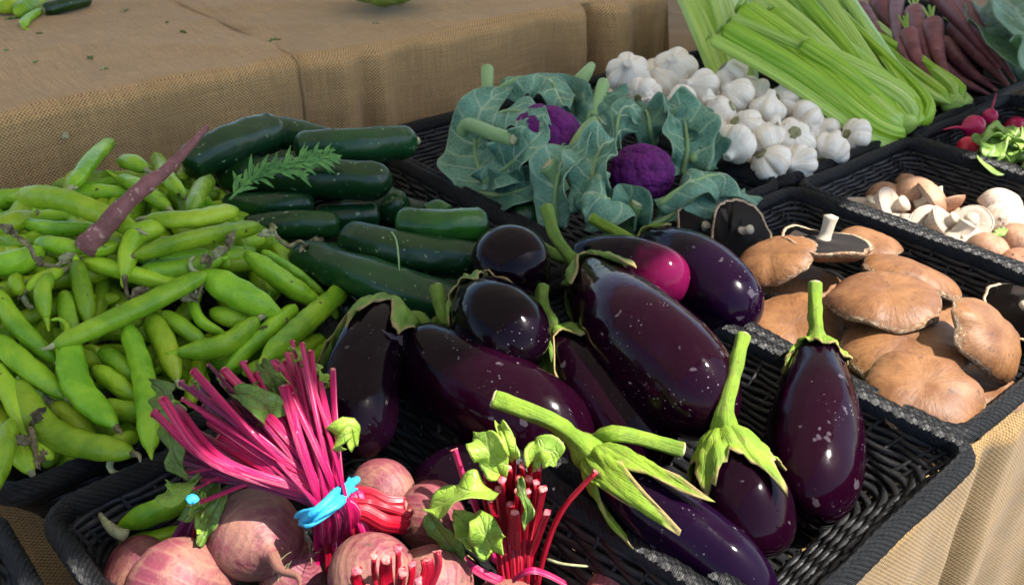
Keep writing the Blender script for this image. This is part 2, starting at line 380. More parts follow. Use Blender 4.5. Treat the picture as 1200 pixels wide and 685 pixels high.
def gs(x, c, w): return math.exp(-((x - c) / w) ** 2)
def cloth(name, label, x0, x1, yb, yf, zt, zb, mat, rip, topn=.0015, side=None, dx=.006, R=.016, nd=90, group=None):
    nx = int((x1 - x0) / dx); W = []
    top = yb - yf - R; w = 0
    prof = []
    for y in np.linspace(yb, yf + R, 60): prof.append((y, zt, 0, yb - y))
    for k in range(1, 9):
        a = k / 8 * math.pi / 2; prof.append((yf + R - R * math.sin(a), zt - R + R * math.cos(a), a / (math.pi / 2) * .3, top + R * a))
    for z in np.linspace(zt - R, zb, nd)[1:]: prof.append((yf, z, .3 + .7 * (zt - R - z) / max(.01, min(.5, zt - R - zb)), top + R * 1.57 + zt - R - z))
    V = []; U = []; F = []
    ns = 0
    xs = list(np.linspace(x0, x1, nx))
    if side: xs += [x1 + s for s in np.linspace(.004, side, 24)]
    for x in xs:
        ov = max(0, x - x1)
        for (y, z, f, w) in prof:
            d = rip(x, f, z) if f > 0 else 0
            q = Vector((x, y - d, z)); n1 = noise.noise(q * 9) * topn * 2 + noise.noise(q * 31) * topn
            if f == 0: q.z += n1 + topn * 5 * noise.noise(Vector((x * 3 + y * 2, y * 1.2, 4))) + .006 * max(0, .25 - abs(noise.noise(Vector((x * 4.5 + y * 3, y * 2.2 - x, 9))))) * 2
            else: q.y -= n1
            if ov: q = Vector((x1 + min(ov, .012) + .01 * noise.noise(q * 7), q.y, min(q.z, zt - ov)))
            V.append(q); U.append((x, w))
    m = len(prof)
    for i in range(len(xs) - 1):
        for j in range(m - 1):
            a = i * m + j; F.append((a, a + 1, a + m + 1, a + m))
    o = build(name, (V, F, U), mat, solid=.0022); tag(o, label, 'burlap cloth', group); return o
def rip_table(x, f, z):
    g_ = min(1.6, f)
    return .010 * math.sin(x * 23 + .6) * g_ + .016 * math.sin(x * 9.5 + 2) * g_ + .006 * math.sin(x * 51) * g_ - .03 * gs(x, .80, .016) * g_ + .02 * gs(x, .845, .02) * g_
cloth('table_cloth', 'golden burlap cloth covering the market table, its sunny front edge hanging at lower right', -1.3, 3.6, 2.62, .238, 0, -.62, BURL2, rip_table, topn=.0012, dx=.0085)
def rip_l(x, f, z): return (.004 * math.sin(x * 14) + .0025 * math.sin(x * 37 + 1) + .006 * gs(x, .30, .05)) * f
def rip_r(x, f, z):
    return 1.7 * (.011 * gs(x, .665, .022) + .013 * gs(x, .735, .018) - .008 * gs(x, .70, .014) + .005 * math.sin(x * 21) + .012 * gs(x, .86, .05) + .03 * gs(x, 1.15, .04) - .035 * gs(x, 1.205, .014) + .03 * gs(x, 1.26, .035) + .012 * gs(x, 1.37, .03)) * (f ** .5)
cloth('shelf_cloth', 'brown burlap cloth over the left half of the raised shelf behind the beans', -1.2, .588, 2.45, 1.236, .203, .002, BURL, rip_l, dx=.006)
hem = [Vector((.588 + .0015 * math.sin(y * 9), y, .2045 + .0012 * math.sin(y * 31))) for y in np.linspace(2.4, 1.256, 26)] + [Vector((.589, 1.239, .200)), Vector((.5895, 1.2325, .186))] + [Vector((.5895 + .001 * math.sin(z * 60), 1.2315, z)) for z in np.linspace(.17, .006, 9)]
HEM = [o for o in COL.objects if o.get('label', '').startswith('brown burlap cloth over the left')][0]
build('hem', Tube(hem, lambda t: .0032, 120, 8, sx=1, sy=1, ends=False).geo(), BURL, HEM)
cloth('shelf_cloth', 'wrinkled brown burlap cloth over the right half of the shelf behind the cauliflowers', .50, 1.41, 2.44, 1.252, .192, .002, BURL, rip_r, side=.19, dx=.005)

# ---------------------------------------------------------------- baskets
def rrpath(x0, x1, y0, y1, r, step):
    pts = []
    def line(a, b):
        n = max(2, int(math.dist(a, b) / step))
        for i in range(n): pts.append((a[0] + (b[0] - a[0]) * i / n, a[1] + (b[1] - a[1]) * i / n))
    def arc(cx, cy, a0):
        n = max(4, int(r * 1.57 / step))
        for i in range(n):
            a = a0 + math.pi / 2 * i / n; pts.append((cx + r * math.cos(a), cy + r * math.sin(a)))
    line((x0 + r, y0), (x1 - r, y0)); arc(x1 - r, y0 + r, -math.pi / 2)
    line((x1, y0 + r), (x1, y1 - r)); arc(x1 - r, y1 - r, 0)
    line((x1 - r, y1), (x0 + r, y1)); arc(x0 + r, y1 - r, math.pi / 2)
    line((x0, y1 - r), (x0, y0 + r)); arc(x0 + r, y0 + r, math.pi)
    return pts
def loop_tube(pts, off, r, n=6, rz=None, sup=None):
    N = len(pts); V = []; U = []; F = []; s = 0
    for i in range(N + 1):
        p = pts[i % N]; q = pts[(i + 1) % N]; o = pts[(i - 1) % N]
        tx, ty = q[0] - o[0], q[1] - o[1]; L = math.hypot(tx, ty); nx, ny = ty / L, -tx / L
        dn, z = off(s, i)
        for k in range(n):
            th = 2 * math.pi * k / n; rr = r if sup is None else r * sup(s, th)
            V.append((p[0] + nx * (dn + rr * math.cos(th)), p[1] + ny * (dn + rr * math.cos(th)), z + (rz or r) / r * rr * math.sin(th)))
            U.append((s, k / n))
        s += math.dist(p, q)
    for i in range(N):
        for k in range(n):
            a = i * n + k; b = i * n + (k + 1) % n; F.append((a, b, b + n, a + n))
    return V, F, U
def basket(x0, x1, y0, y1, label, h=.078, rot=0, z0=.005, ins=.030):
    t = thing('wicker_basket', label, 'basket', ((x0 + x1) / 2, (y0 + y1) / 2, z0), 'black wicker display baskets')
    rows = int(math.hypot(ins, h) / .0074); gs_ = []
    stake = .024
    for k in range(rows):
        f = (k + .5) / rows; z = z0 + .003 + f * (h - .012); d = ins * (1 - f)
        path = rrpath(x0 + d, x1 - d, y0 + d, y1 - d, .024, .006)
        ph = k * math.pi + random.random() * .3; wv = random.random() * 9
        gs_.append(loop_tube(path, lambda s, i, ph=ph, z=z, wv=wv: (.0019 * math.sin(math.pi * s / stake + ph), z + .0010 * noise.noise(Vector((s * 25, wv, 0)))), .0040, 7, .0042))
    build('woven_wall', merge(gs_), WICK, t)
    ss = []
    path = rrpath(x0, x1, y0, y1, .024, stake)
    cx, cy = (x0 + x1) / 2, (y0 + y1) / 2
    for p in path:
        q = Vector((cx + (p[0] - cx) * (1 - 2 * ins / (x1 - x0)), cy + (p[1] - cy) * (1 - 2 * ins / (y1 - y0)), z0))
        ss.append(Tube([q, Vector((p[0], p[1], z0 + h - .004))], lambda t: .0022, 3, 5, ends=False).geo())
    build('stakes', merge(ss), WICK, t)
    fs = []; d = ins
    nx = int((x1 - x0 - 2 * d) / .0076)
    for i in range(nx):
        x = x0 + d + (i + .5) * .0076; pts = []
        for j in range(int((y1 - y0 - 2 * d) / .008)):
            y = y0 + d + .003 + j * .008
            pts.append(Vector((x + .0010 * noise.noise(Vector((i * 3.3, y * 20, 0))), y, z0 + .006 + .0022 * math.sin(math.pi * y / .032 + i * math.pi))))
        fr = frames(pts, Vector((0, 0, 1))); V = []; F = []; U = []
        for a, (p, f) in enumerate(zip(pts, fr)):
            for k in range(6):
                th = k * math.pi / 3; V.append(p + f[1] * math.cos(th) * .0028 + f[2] * math.sin(th) * .0041); U.append((a * .008 + i * .7, k / 6))
        for a in range(len(pts) - 1):
            for k in range(6):
                F.append((a * 6 + k, a * 6 + (k + 1) % 6, (a + 1) * 6 + (k + 1) % 6, (a + 1) * 6 + k))
        fs.append((V, F, U))
    cr = []
    for j in range(int((y1 - y0 - 2 * d) / .032)):
        y = y0 + d + .016 + j * .032; cr.append(Tube([Vector((x0 + d, y, z0 + .006)), Vector((x1 - d, y, z0 + .006))], lambda t: .0024, 3, 5, ends=False).geo())
    build('woven_base', merge(fs + cr), WICK, t)
    path = rrpath(x0 - .002, x1 + .002, y0 - .002, y1 + .002, .022, .0028)
    sd = random.random() * 90
    def sup(s, th): return 1 + .16 * abs(math.sin((s * 2 * math.pi * 85 + th * 6.0) / 2)) + .08 * noise.noise(Vector((s * 30, math.sin(th) * 2, sd)))
    build('wrapped_rim', loop_tube(path, lambda s, i: (.0015 * noise.noise(Vector((s * 12, 3, sd))), z0 + h + .0025 * noise.noise(Vector((s * 8, 0, sd)))), .0068, 18, .0096, sup), RIM, t)
    t.rotation_euler = (0, 0, math.radians(rot))
    return t
Y1 = (.203, .628); Y2 = (.655, 1.16)
basket(-.275, .022, .21, .628, 'empty looking black wicker basket in the bottom left corner of the picture', rot=4)
basket(.058, .360, .21, .622, 'black wicker basket with the beets', rot=4)
basket(.385, .650, *Y1, 'black wicker basket with the eggplants, its bare corner out in the sun', rot=2.5, ins=.062)
basket(.668, .998, .226, .628, 'black wicker basket with the big portobello mushrooms')
basket(1.010, 1.288, .222, .628, 'black wicker basket with the small brown mushrooms')
basket(1.302, 1.62, .222, .632, 'black wicker basket with the radishes')
basket(.022, .333, *Y2, 'black wicker basket heaped with broad beans')
basket(.345, .636, *Y2, 'black wicker basket with the cucumbers')
basket(.650, .998, *Y2, 'black wicker basket with the purple cauliflowers')
basket(1.010, 1.288, *Y2, 'black wicker basket full of garlic')
basket(1.302, 1.535, *Y2, 'black wicker basket under the celery')
basket(1.548, 1.86, *Y2, 'black wicker basket with the purple carrots')
basket(1.872, 2.2, *Y2, 'black wicker basket with the green cabbage, top right corner')

# ---------------------------------------------------------------- canopy (casts the shade over the back rows)
def canopy():
    SX, SY, SZ = SUN
    zc = 1.95; ye = .555 + (zc - .1) * SY / SZ
    t = thing('market_canopy', 'pale canvas market canopy on poles shading the rear half of the stall', 'canopy', (1.5, 1.4, -.85))
    m = Mt('canvas'); m.col((.72, .70, .66)); m.p(rough=.9)
    tr = m.n('ShaderNodeBsdfTranslucent'); tr.inputs[0].default_value = (.92, .88, .78, 1); ms = m.n('ShaderNodeMixShader'); ms.inputs[0].default_value = CANOPY_T
    m.l(m.b.outputs[0], ms.inputs[1]); m.l(tr.outputs[0], ms.inputs[2]); m.l(ms.outputs[0], m.out.inputs[0])
    V = []; F = []; nx = 60; ny = 24
    for i in range(nx + 1):
        for j in range(ny + 1):
            x = -2.6 + 9 * i / nx; v = j / ny; y = ye + (4.2 - ye) * v
            V.append((x, y + (.012 * math.sin(x * 5) if j == 0 else 0), zc + .5 * (1 - abs(2 * v - 1)) - .03 * math.sin(math.pi * ((x + 2.6) / 3 % 1))))
    for i in range(nx):
        for j in range(ny):
            a = i * (ny + 1) + j; F.append((a, a + ny + 1, a + ny + 2, a + 1))
    build('canvas_roof', (V, F), m.m, t, solid=.002)
    pm = Mt('pole_metal'); pm.col((.5, .5, .5)); pm.p(rough=.4); pm.b.inputs['Metallic'].default_value = .8
    for x in (-2.5, 6.3):
        for y in (ye + .05, 4.15): build('pole', Tube([Vector((x, y, -.85)), Vector((x, y, zc - .01))], lambda t: .02, 4, 14, ends=False).geo(), pm.m, t)
    for y in (ye + .05, 4.15): build('crossbar', Tube([Vector((-2.5, y, zc - .05)), Vector((6.3, y, zc - .05))], lambda t: .015, 3, 12, ends=False).geo(), pm.m, t)
canopy()
# ================================================================= eggplants
def px3(l): return [P(*q) for q in l]
def eggplant(label, ctrl, w, mat, stem=None, calyx=1.0, flare=.0, cmat=None, neck=.60, lobes=5, clen=.32, scar=False, droop=0, wp=None, sr=.0062):
    c = px3(ctrl) if not isinstance(ctrl[0], Vector) else ctrl
    R = rad(w, wp or c[len(c) // 2])
    t = thing('eggplant', label, 'eggplant', (c[-1] + c[0]) / 2, 'eggplants heaped in their basket')
    def rf(x): return R * (neck + (1 - neck) * sm(0, .62, x)) * cap(x, .16, .30, 2.1)
    body = Tube(c, rf, 54, 48, amp=.035, freq=16)
    body.sect = lambda th, x: 1 + .012 * math.sin(3 * th + 1)
    build('fruit_body', body.geo(), mat, t)
    L = body.L; cm = cmat or CALYX
    if calyx:
        N, M = 60, 15; V = []; U = []; F = []; sd = random.random() * 20
        for k in range(N):
            th = 2 * math.pi * k / N; ph = (th * lobes / (2 * math.pi) + sd) % 1
            li = int(th * lobes / (2 * math.pi) + sd) % lobes
            tri = (1 - abs(2 * ph - 1)) ** 1.6
            ll = (.033 + .075 * clen / .32 * tri * (.7 + .6 * noise.noise(Vector((li * 3.1, sd, 0))) + .2)) * calyx
            for j in range(M):
                f = j / (M - 1); s = ll * f / L
                lift = .0015 + .0014 * math.sin(th * 13 + sd) * (.3 + f) + flare * f * f * (.4 + tri)
                thj = th + (.45 * noise.noise(Vector((li * 2, sd, f))) * f)
                # narrow the lobes toward their tips
                p = body.at(max(.004, s * (1 + .22 * noise.noise(Vector((th * 7, sd, 5))) * f)), thj, lift + .0030 * noise.noise(Vector((th * 3.5, f * 5, sd))) + .0012 * noise.noise(Vector((th * 11, f * 9, sd))))
                if f < .25:
                    q = body.pts[0] - body.fr[0][0] * (.003 + .004 * (1 - f / .25)); p = p.lerp(q, (1 - f / .25) * .8)
                if droop: p.z -= droop * f * f * tri
                V.append(p); U.append((f * .05, k / N))
        for k in range(N):
            for j in range(M - 1):
                a = k * M + j; b = ((k + 1) % N) * M + j; F.append((a, a + 1, b + 1, b))
        o = build('calyx', (V, F, U), cm, t, solid=.0016)
    if stem:
        s = px3(stem); s = [body.pts[0] + body.fr[0][0] * .004] + s
        tb = Tube(s, lambda x: sr * (1 + 1.0 * (1 - sm(0, .3, x)) + .12 * sm(.85, 1, x)) * cap(x, 0, .02), 30, 18, amp=.16, freq=90, sect=lambda th, x: 1 + .10 * math.cos(4 * th + x * 3))
        st = build('stem', tb.geo(), STEMD if cm is CALYXD else STEMG, t)
        e = tb.pts[-1]; d = tb.fr[-1][0]
        ce = build('cut_end', lathe(e - d * .0012, d, [(.0001, 0.0016), (sr * .8, .0015), (sr * 1.02, 0.0004), (sr * .9, -.001)][::-1], 14, amp=.1, freq=200), CUT, t)
    if scar:
        p = body.pts[-1]; d = body.fr[-1][0]
        build('blossom_scar', lathe(p - d * .0022, d, [(.0055, 0), (.0045, .0012), (.0015, .0016), (.0002, .0012)], 12, amp=.25, freq=260), SCAR, t)
    return t
eggplant('biggest glossy eggplant lying diagonally across the middle of the heap with a long curved stem', [(686, 318, .120), (740, 385, .135), (800, 445, .125), (850, 505, .105)], 134, EGG[0],
         [(668, 300, .135), (650, 275, .15), (640, 242, .168)], 1.0, cmat=CALYXD, flare=.004, sr=.0066)
eggplant('long eggplant in the front of the basket with a bright flared calyx and violet sheen', [(688, 528, .115), (756, 588, .105), (832, 645, .085), (908, 716, .06)], 87, EGG[3],
         [(655, 498, .150), (620, 482, .162), (577, 466, .170)], 1.0, flare=.007, clen=.24, neck=.62, sr=.0066)
eggplant('dark eggplant below the biggest one with a tall lime green stem standing upright', [(848, 500, .118), (858, 545, .10), (872, 600, .075), (872, 655, .045)], 118, EGG[0],
         [(850, 478, .135), (860, 438, .150), (871, 392, .165)], .8, flare=.006, clen=.17, neck=.50, sr=.0056)
eggplant('separate plump eggplant at the right edge of the basket with its stem pointing up', [(957, 402, .095), (958, 460, .085), (952, 530, .065), (946, 612, .046)], 116, EGG[0],
         [(956, 385, .108), (955, 360, .124), (955, 330, .142)], .72, flare=.002, clen=.16, neck=.52, scar=True)
eggplant('long reddish black eggplant left of centre lying under the others with dusty streaks', [(478, 408, .10), (545, 447, .10), (620, 492, .085), (690, 545, .06)], 122, EGG[0],
         [(528, 392, .115), (518, 365, .128), (511, 335, .14)], .0, cmat=CALYXD, neck=.8, wp=P(600, 480, .09))
eggplant('maroon eggplant wedged under the biggest one behind the long front one', [(655, 395, .10), (690, 445, .095), (735, 500, .075), (775, 555, .05)], 108, EGG[0],
         [(650, 382, .118), (637, 360, .13), (634, 335, .14)], .95, cmat=CALYXD, neck=.65, flare=.005)
eggplant('dark eggplant buried at the bottom of the heap with its green stem pointing right', [(690, 530, .088), (620, 540, .06), (550, 560, .05), (480, 575, .045)], 84, EGG[1],
         [(712, 508, .126), (755, 514, .120), (801, 527, .112)], .0, neck=.8)
eggplant('short eggplant pointing its scarred tip at the viewer below the round one', [(556, 350, .128), (575, 372, .135), (600, 398, .130), (612, 420, .112)], 104, EGG[1],
         [(550, 345, .142), (547, 332, .152), (552, 324, .158)], .45, cmat=CALYXD, neck=.72, scar=True, wp=P(590, 390, .13))
c9 = P(597, 297, .165); d9 = -CF * .55 + CU * .5 + CR * -.05; d9.normalize()
eggplant('small round eggplant on top of the heap seen end on with its scar facing up', [c9 - d9 * .085, c9 - d9 * .05, c9, c9 + d9 * .022], 94, EGG[1], None, 0, neck=.8, scar=True, wp=c9)
eggplant('black eggplant at the left end of the heap with its calyx up at the cucumbers', [(464, 372, .118), (436, 400, .125), (418, 460, .11), (426, 535, .085)], 98, EGG[1],
         [(488, 372, .12), (505, 385, .112), (512, 378, .108)], .85, cmat=CALYXD, neck=.78, flare=.003, wp=P(425, 450, .11))
eggplant('eggplant with a bright magenta tip lying behind the biggest one', [(672, 305, .105), (715, 308, .118), (765, 322, .118), (806, 342, .108)], 76, EGG[2],
         [(655, 300, .11), (640, 292, .115), (628, 285, .118)], .0, cmat=CALYXD, neck=.75, scar=False)
eggplant('rearmost eggplant on the right with violet shine and a scarred tip beside the mushrooms', [(752, 290, .092), (795, 305, .105), (840, 342, .10), (877, 385, .085)], 94, EGG[3],
         [(738, 280, .108), (715, 268, .118), (692, 255, .125)], .45, cmat=CALYX, neck=.66, scar=True)

# ================================================================= cucumbers
def cucumber(label, ctrl, w, mat=None, nub=None, group='cucumbers piled in their basket', name='cucumber', bump=.05):
    c = px3(ctrl); R = rad(w, c[len(c) // 2])
    t = thing(name, label, 'cucumber', (c[-1] + c[0]) / 2, group)
    sd = random.random() * 30
    tb = Tube(c, lambda x: R * (1 + .04 * math.sin(x * 5 + sd)) * cap(x, .13, .13, 2.3), 60, 28, amp=bump * 1.2, freq=42)
    sdv = Vector((sd, 1, 2))
    def sect(th, x):
        v = noise.noise(Vector((math.cos(th) * 5, math.sin(th) * 5, x * 26)) + sdv); return 1 + .022 * math.cos(7 * th + sd) + .18 * max(0, v - .30)
    tb.sect = sect
    build('skin', tb.geo(), mat or CUKE, t)
    if random.random() < .8:
        e0 = tb.pts[0]; d0 = -tb.fr[0][0]; build('blossom_scar', lathe(e0 - d0 * .0015, d0, [(.0062, 0), (.005, .0014), (.0025, .0012), (.0002, .0016)], 12, amp=.3, freq=250), random.choice([DRYP, CUT]), t)
    if nub:
        e = tb.pts[-1]; d = tb.fr[-1][0]; build('stem_stub', lathe(e - d * .002, d, [(.0058, 0), (.0048, .004), (.0055, .0075), (.0002, .008)], 10, amp=.2, freq=200), CUT, t)
    return t
cucumber('plump dark cucumber on top at the far left of its basket beside the mauve root', [(214, 196, .165), (265, 172, .178), (325, 152, .172)], 48)
cucumber('cucumber at the back of the pile between two others, against the burlap', [(300, 155, .145), (340, 157, .15), (395, 170, .14)], 36)
cucumber('cucumber on top at the back right with a pale stem stub at its right end', [(345, 172, .16), (415, 170, .163), (486, 165, .15)], 40, nub=1)
cucumber('dark cucumber under the dill sprig with its blunt end to the right', [(256, 204, .14), (350, 207, .15), (460, 212, .142)], 45)
cucumber('slim cucumber low in the pile just below the dill sprig', [(262, 242, .12), (320, 240, .125), (368, 238, .12)], 32)
cucumber('short shaded cucumber in the middle of the pile', [(285, 268, .115), (340, 263, .12), (398, 264, .112)], 34)
cucumber('shaded cucumber low down in the gap at the middle right', [(370, 258, .095), (410, 254, .098), (444, 252, .094)], 34)
cucumber('long warty cucumber running down to the eggplants along the bean heap', [(345, 298, .115), (420, 322, .12), (500, 350, .112), (560, 372, .10)], 52, bump=.07)
cucumber('dark cucumber with a curled tendril on it at the right of the pile', [(402, 278, .128), (470, 294, .132), (566, 306, .12)], 48)
cucumber('bright green cucumber on top of the right side of the pile', [(466, 262, .148), (518, 264, .153), (570, 262, .146)], 40, CUKEL, bump=.08)
cucumber('pale ended cucumber peeking out between the long warty one and the eggplants', [(470, 340, .09), (515, 332, .094), (552, 338, .09)], 40, CUKEL)
cucumber('cucumber end showing behind the curved eggplant stem', [(600, 262, .075), (635, 252, .08), (660, 262, .075)], 40)
cucumber('cucumber end peeking over the bright green cucumber', [(500, 250, .125), (512, 243, .13), (525, 250, .125)], 20, CUKEL)
for a in [((380, 300, .08), (470, 330, .08)), ((250, 250, .08), (330, 230, .08)), ((300, 190, .08), (400, 200, .08)), ((400, 240, .05), (520, 260, .05)), ((290, 290, .085), (370, 310, .08)), ((400, 200, .07), (470, 250, .07)), ((330, 330, .075), (420, 370, .07))]:
    cucumber('dark cucumber mostly buried beneath the others in the pile', list(a), 42)
tag(build('tendril', rope(px3([(456, 268, .152), (464, 280, .158), (467, 300, .154), (468, 318, .14)]), .0011, .0009, 14, 7), PET), 'thin curled green tendril lying on the dark cucumber', 'tendril')

# ================================================================= broad beans
def Hb(p):
    y, x = p.y, p.x
    h = .098 + .092 * sm(.67, .86, y) - .02 * sm(.98, 1.14, y)
    return h - .05 * sm(.27, .37, x)
def PB(px, py, off):
    z = .15
    for _ in range(12): z = .5 * z + .5 * (Hb(P(px, py, z)) + off)
    return P(px, py, z)
def bean(label, pts, w, layer=0, group='broad beans heaped in their basket', tip=True, mat=None, stalk=True):
    off = -.017 * layer
    c = [PB(*q, off + (.004 if 0 < i < len(pts) - 1 else 0)) for i, q in enumerate(pts)] if not isinstance(pts[0], Vector) else pts
    if len(c) == 2:
        m_ = (c[0] + c[1]) / 2 + Vector((random.uniform(-.004, .004), random.uniform(-.004, .004), .005)); c = [c[0], m_, c[1]]
    if layer != 9 and tip: c = [c[0] + (c[0] - c[1]).normalized() * .004] + c[1:-1] + [c[-1] + (c[-1] - c[-2]).normalized() * .006]
    R = rad(w, c[len(c) // 2]) * .90; sd = random.random() * 30
    t = thing('broad_bean', label, 'bean pod', (c[0] + c[-1]) / 2, group)
    L_ = sum((c[i + 1] - c[i]).length for i in range(len(c) - 1)); e = min(.3, R * 1.8 / L_); e2 = min(.36, R * 2.5 / L_)
    def rf(x): return R * (1 + .035 * math.sin(x * L_ / .021 * 2 * math.pi + sd)) * cap(x, e, e2, 1.75) * (1 - .12 * sm(.5, 1, x) - .08 * sm(.4, 0, x))
    def sect(th, x): return 1 - .16 * math.sin(th) ** 2 + .13 * math.exp(-((math.cos(th) - 1) / .02) ** 2) + .03 * math.exp(-((math.cos(th) + 1) / .03) ** 2)
    h = Vector((random.uniform(-1, 1), random.uniform(-1, 1), random.uniform(.0, 1)))
    tb = Tube(c, rf, 34, 22, hint=h, sect=sect, amp=.07, freq=30)
    build('pod', tb.geo(), mat or (BEAN2 if random.random() < .3 else BEAN), t)
    if tip:
        p = tb.pts[-1]; d = tb.fr[-1][0]; s = tb.fr[-1][1]
        k = random.uniform(.006, .013)
        build('dry_tip', rope([p - d * .004, p + d * k * .5, p + d * k + s * random.uniform(-.006, .006)], .0035, .0007, 8, 7, amp=.3), random.choice([DRY, DRYP, BEAN2]), t)
    if stalk and random.random() < .6:
        p = tb.pts[0]; d = -tb.fr[0][0]; s = tb.fr[0][1]; r_ = random.choice([-1, 1])
        build('stalk_end', rope([p - d * .004, p + d * .007, p + d * .012 + s * .006 * r_, p + d * .010 + s * .013 * r_], .0034, .0015, 10, 8, amp=.3), DRYP if random.random() < .6 else BEAN2, t)
    return t
BL = [
 ('plump broad bean lying on top of the heap just left of the mauve root', [(24, 230), (80, 236), (158, 268)], 30, -1),
 ('broad bean standing up highest at the back of the heap against the burlap', [(84, 218), (105, 190), (128, 166)], 24, -.4),
 ('short broad bean with a dry stalk beside the mauve root at the back', [(170, 198), (142, 189)], 23, 0),
 ('broad bean poking up behind the mauve root', [(184, 186), (196, 208), (216, 230)], 27, 0),
 ('broad bean lying behind the topmost plump one', [(78, 226), (110, 224), (148, 226)], 23, .6),
 ('broad bean slanting down beneath the middle of the mauve root', [(142, 210), (165, 220), (196, 242)], 25, .3),
 ('small broad bean end right of the root near the cucumbers', [(212, 208), (224, 198)], 17, .5),
 ('stubby broad bean with a curly stalk by the dill', [(225, 245), (246, 213)], 26, -.3),
 ('lumpy broad bean lying level right of the mauve root', [(276, 246), (228, 256), (176, 256)], 27, -.5),
 ('long broad bean just below the lumpy level one', [(302, 266), (235, 278), (162, 298)], 29, -.8),
 ('darker broad bean tucked under the topmost plump one', [(28, 262), (70, 268), (112, 266)], 23, .6),
 ('broad bean cut off by the left edge of the picture, highest one there', [(-14, 268), (10, 262), (36, 252)], 28, .4),
 ('wide dark broad bean at the left edge below the highest one', [(-12, 310), (18, 308), (46, 296)], 38, .5),
 ('small broad bean between the wide dark one and the root', [(44, 284), (72, 288), (97, 292)], 22, .3),
 ('broad bean pointing at the lower end of the mauve root', [(140, 284), (118, 292), (96, 290)], 22, .2),
 ('bent broad bean hooking down from the lumpy one', [(190, 268), (158, 278), (146, 322)], 28, -.3),
 ('dark broad bean crossing under the bent one', [(100, 306), (160, 322), (222, 338)], 28, .6),
 ('broad bean in the shadow of the long one', [(166, 318), (210, 316), (256, 304)], 26, .3),
 ('long pointed flat broad bean crossing the middle of the heap', [(238, 322), (150, 366), (68, 402)], 31, -1.2),
 ('small broad bean left of the pointed flat one', [(70, 318), (50, 326), (36, 336)], 20, .3),
 ('thick broad bean aimed at the eggplants, left of two', [(237, 322), (278, 344), (324, 368)], 37, -.7),
 ('thick broad bean aimed at the eggplants, right of two', [(290, 298), (330, 328), (373, 356)], 33, -.5),
 ('knobbly broad bean standing out at the right end of the heap', [(404, 338), (370, 368), (312, 418)], 29, -1.3),
 ('curved broad bean with a black spot and a straw coloured tip', [(300, 376), (262, 404), (212, 412)], 33, -.8),
 ('slanting broad bean above the beet stalks', [(345, 362), (312, 388), (268, 430)], 27, -.2),
 ('thin curled broad bean in the gap right of the middle', [(226, 354), (236, 376), (258, 388)], 18, .3),
 ('level broad bean half hidden above the pink stalks', [(288, 436), (335, 422), (378, 396)], 34, .3),
 ('broad bean beside the black eggplant at the right end', [(352, 432), (372, 412), (394, 392)], 26, .4),
 ('slender broad bean along the warty cucumber', [(310, 296), (345, 318), (378, 344)], 15, -.1),
 ('upper of the broad beans sliding in from the left edge', [(-8, 340), (24, 384), (62, 420)], 29, .2),
 ('second broad bean sliding in from the left edge', [(-8, 395), (30, 428), (75, 462)], 33, 0),
 ('third broad bean sliding in from the left edge', [(-12, 425), (12, 460), (34, 506)], 32, -.2),
 ('long curved broad bean lying along the front rim', [(14, 448), (62, 508), (150, 530)], 36, -.3),
 ('big S shaped broad bean with a pointed tip at front centre', [(80, 392), (90, 450), (132, 496)], 38, -.6),
 ('upright broad bean above the pointed flat one', [(90, 308), (98, 344), (106, 380)], 28, .1),
 ('small broad bean with a forked stalk near the left edge', [(24, 342), (20, 328)], 22, .6),
 ('broad bean dangling a straw coloured stalk left of the middle', [(58, 324), (50, 342), (54, 368)], 25, -.1),
 ('broad bean under the tip of the pointed flat one', [(75, 344), (80, 372), (86, 398)], 25, .3),
 ('tall straight broad bean standing at the front rim', [(148, 380), (168, 440), (176, 522)], 34, -.5),
 ('broad bean beside the tall straight one, touching the stalks', [(176, 370), (194, 402), (206, 440)], 28, -.1),
 ('broad bean lying behind the one with the black spot', [(190, 368), (210, 380), (238, 402)], 21, .4),
 ('small broad bean in the dark gap at front centre', [(118, 412), (138, 424), (160, 446)], 24, .6),
 ('broad bean in the dark gap below the small one', [(112, 432), (136, 448), (160, 468)], 28, .5),
 ('broad bean lying under the S shaped one', [(118, 476), (150, 482), (196, 488)], 28, .5),
 ('dark broad bean behind the long curved one at the rim', [(64, 474), (86, 490), (108, 514)], 26, .5),
 ('broad bean hanging over the rim at the left edge', [(12, 495), (4, 530), (-10, 575)], 32, -1.0),
 ('broad bean end just right of the one hanging over the rim', [(24, 520), (34, 548)], 24, .2),
 ('nubby little broad bean end at the rim', [(58, 534), (44, 528)], 20, .1),
 ('broad bean end beside the foot of the tall straight one', [(134, 530), (158, 512)], 24, .2),
 ('broad bean lying below the long level one', [(160, 300), (200, 302), (240, 296)], 24, .7),
 ('curved broad bean in the back row left of the root', [(-5, 275), (20, 285), (50, 282)], 22, 1),
 ('broad bean between the two thick ones and the slanting one', [(250, 365), (275, 372), (300, 372)], 26, .8),
 ('broad bean under the knobbly one near the eggplant', [(372, 382), (385, 372), (396, 356)], 22, .6),
]
for a in BL: bean(*a)
rb = random.Random(3)
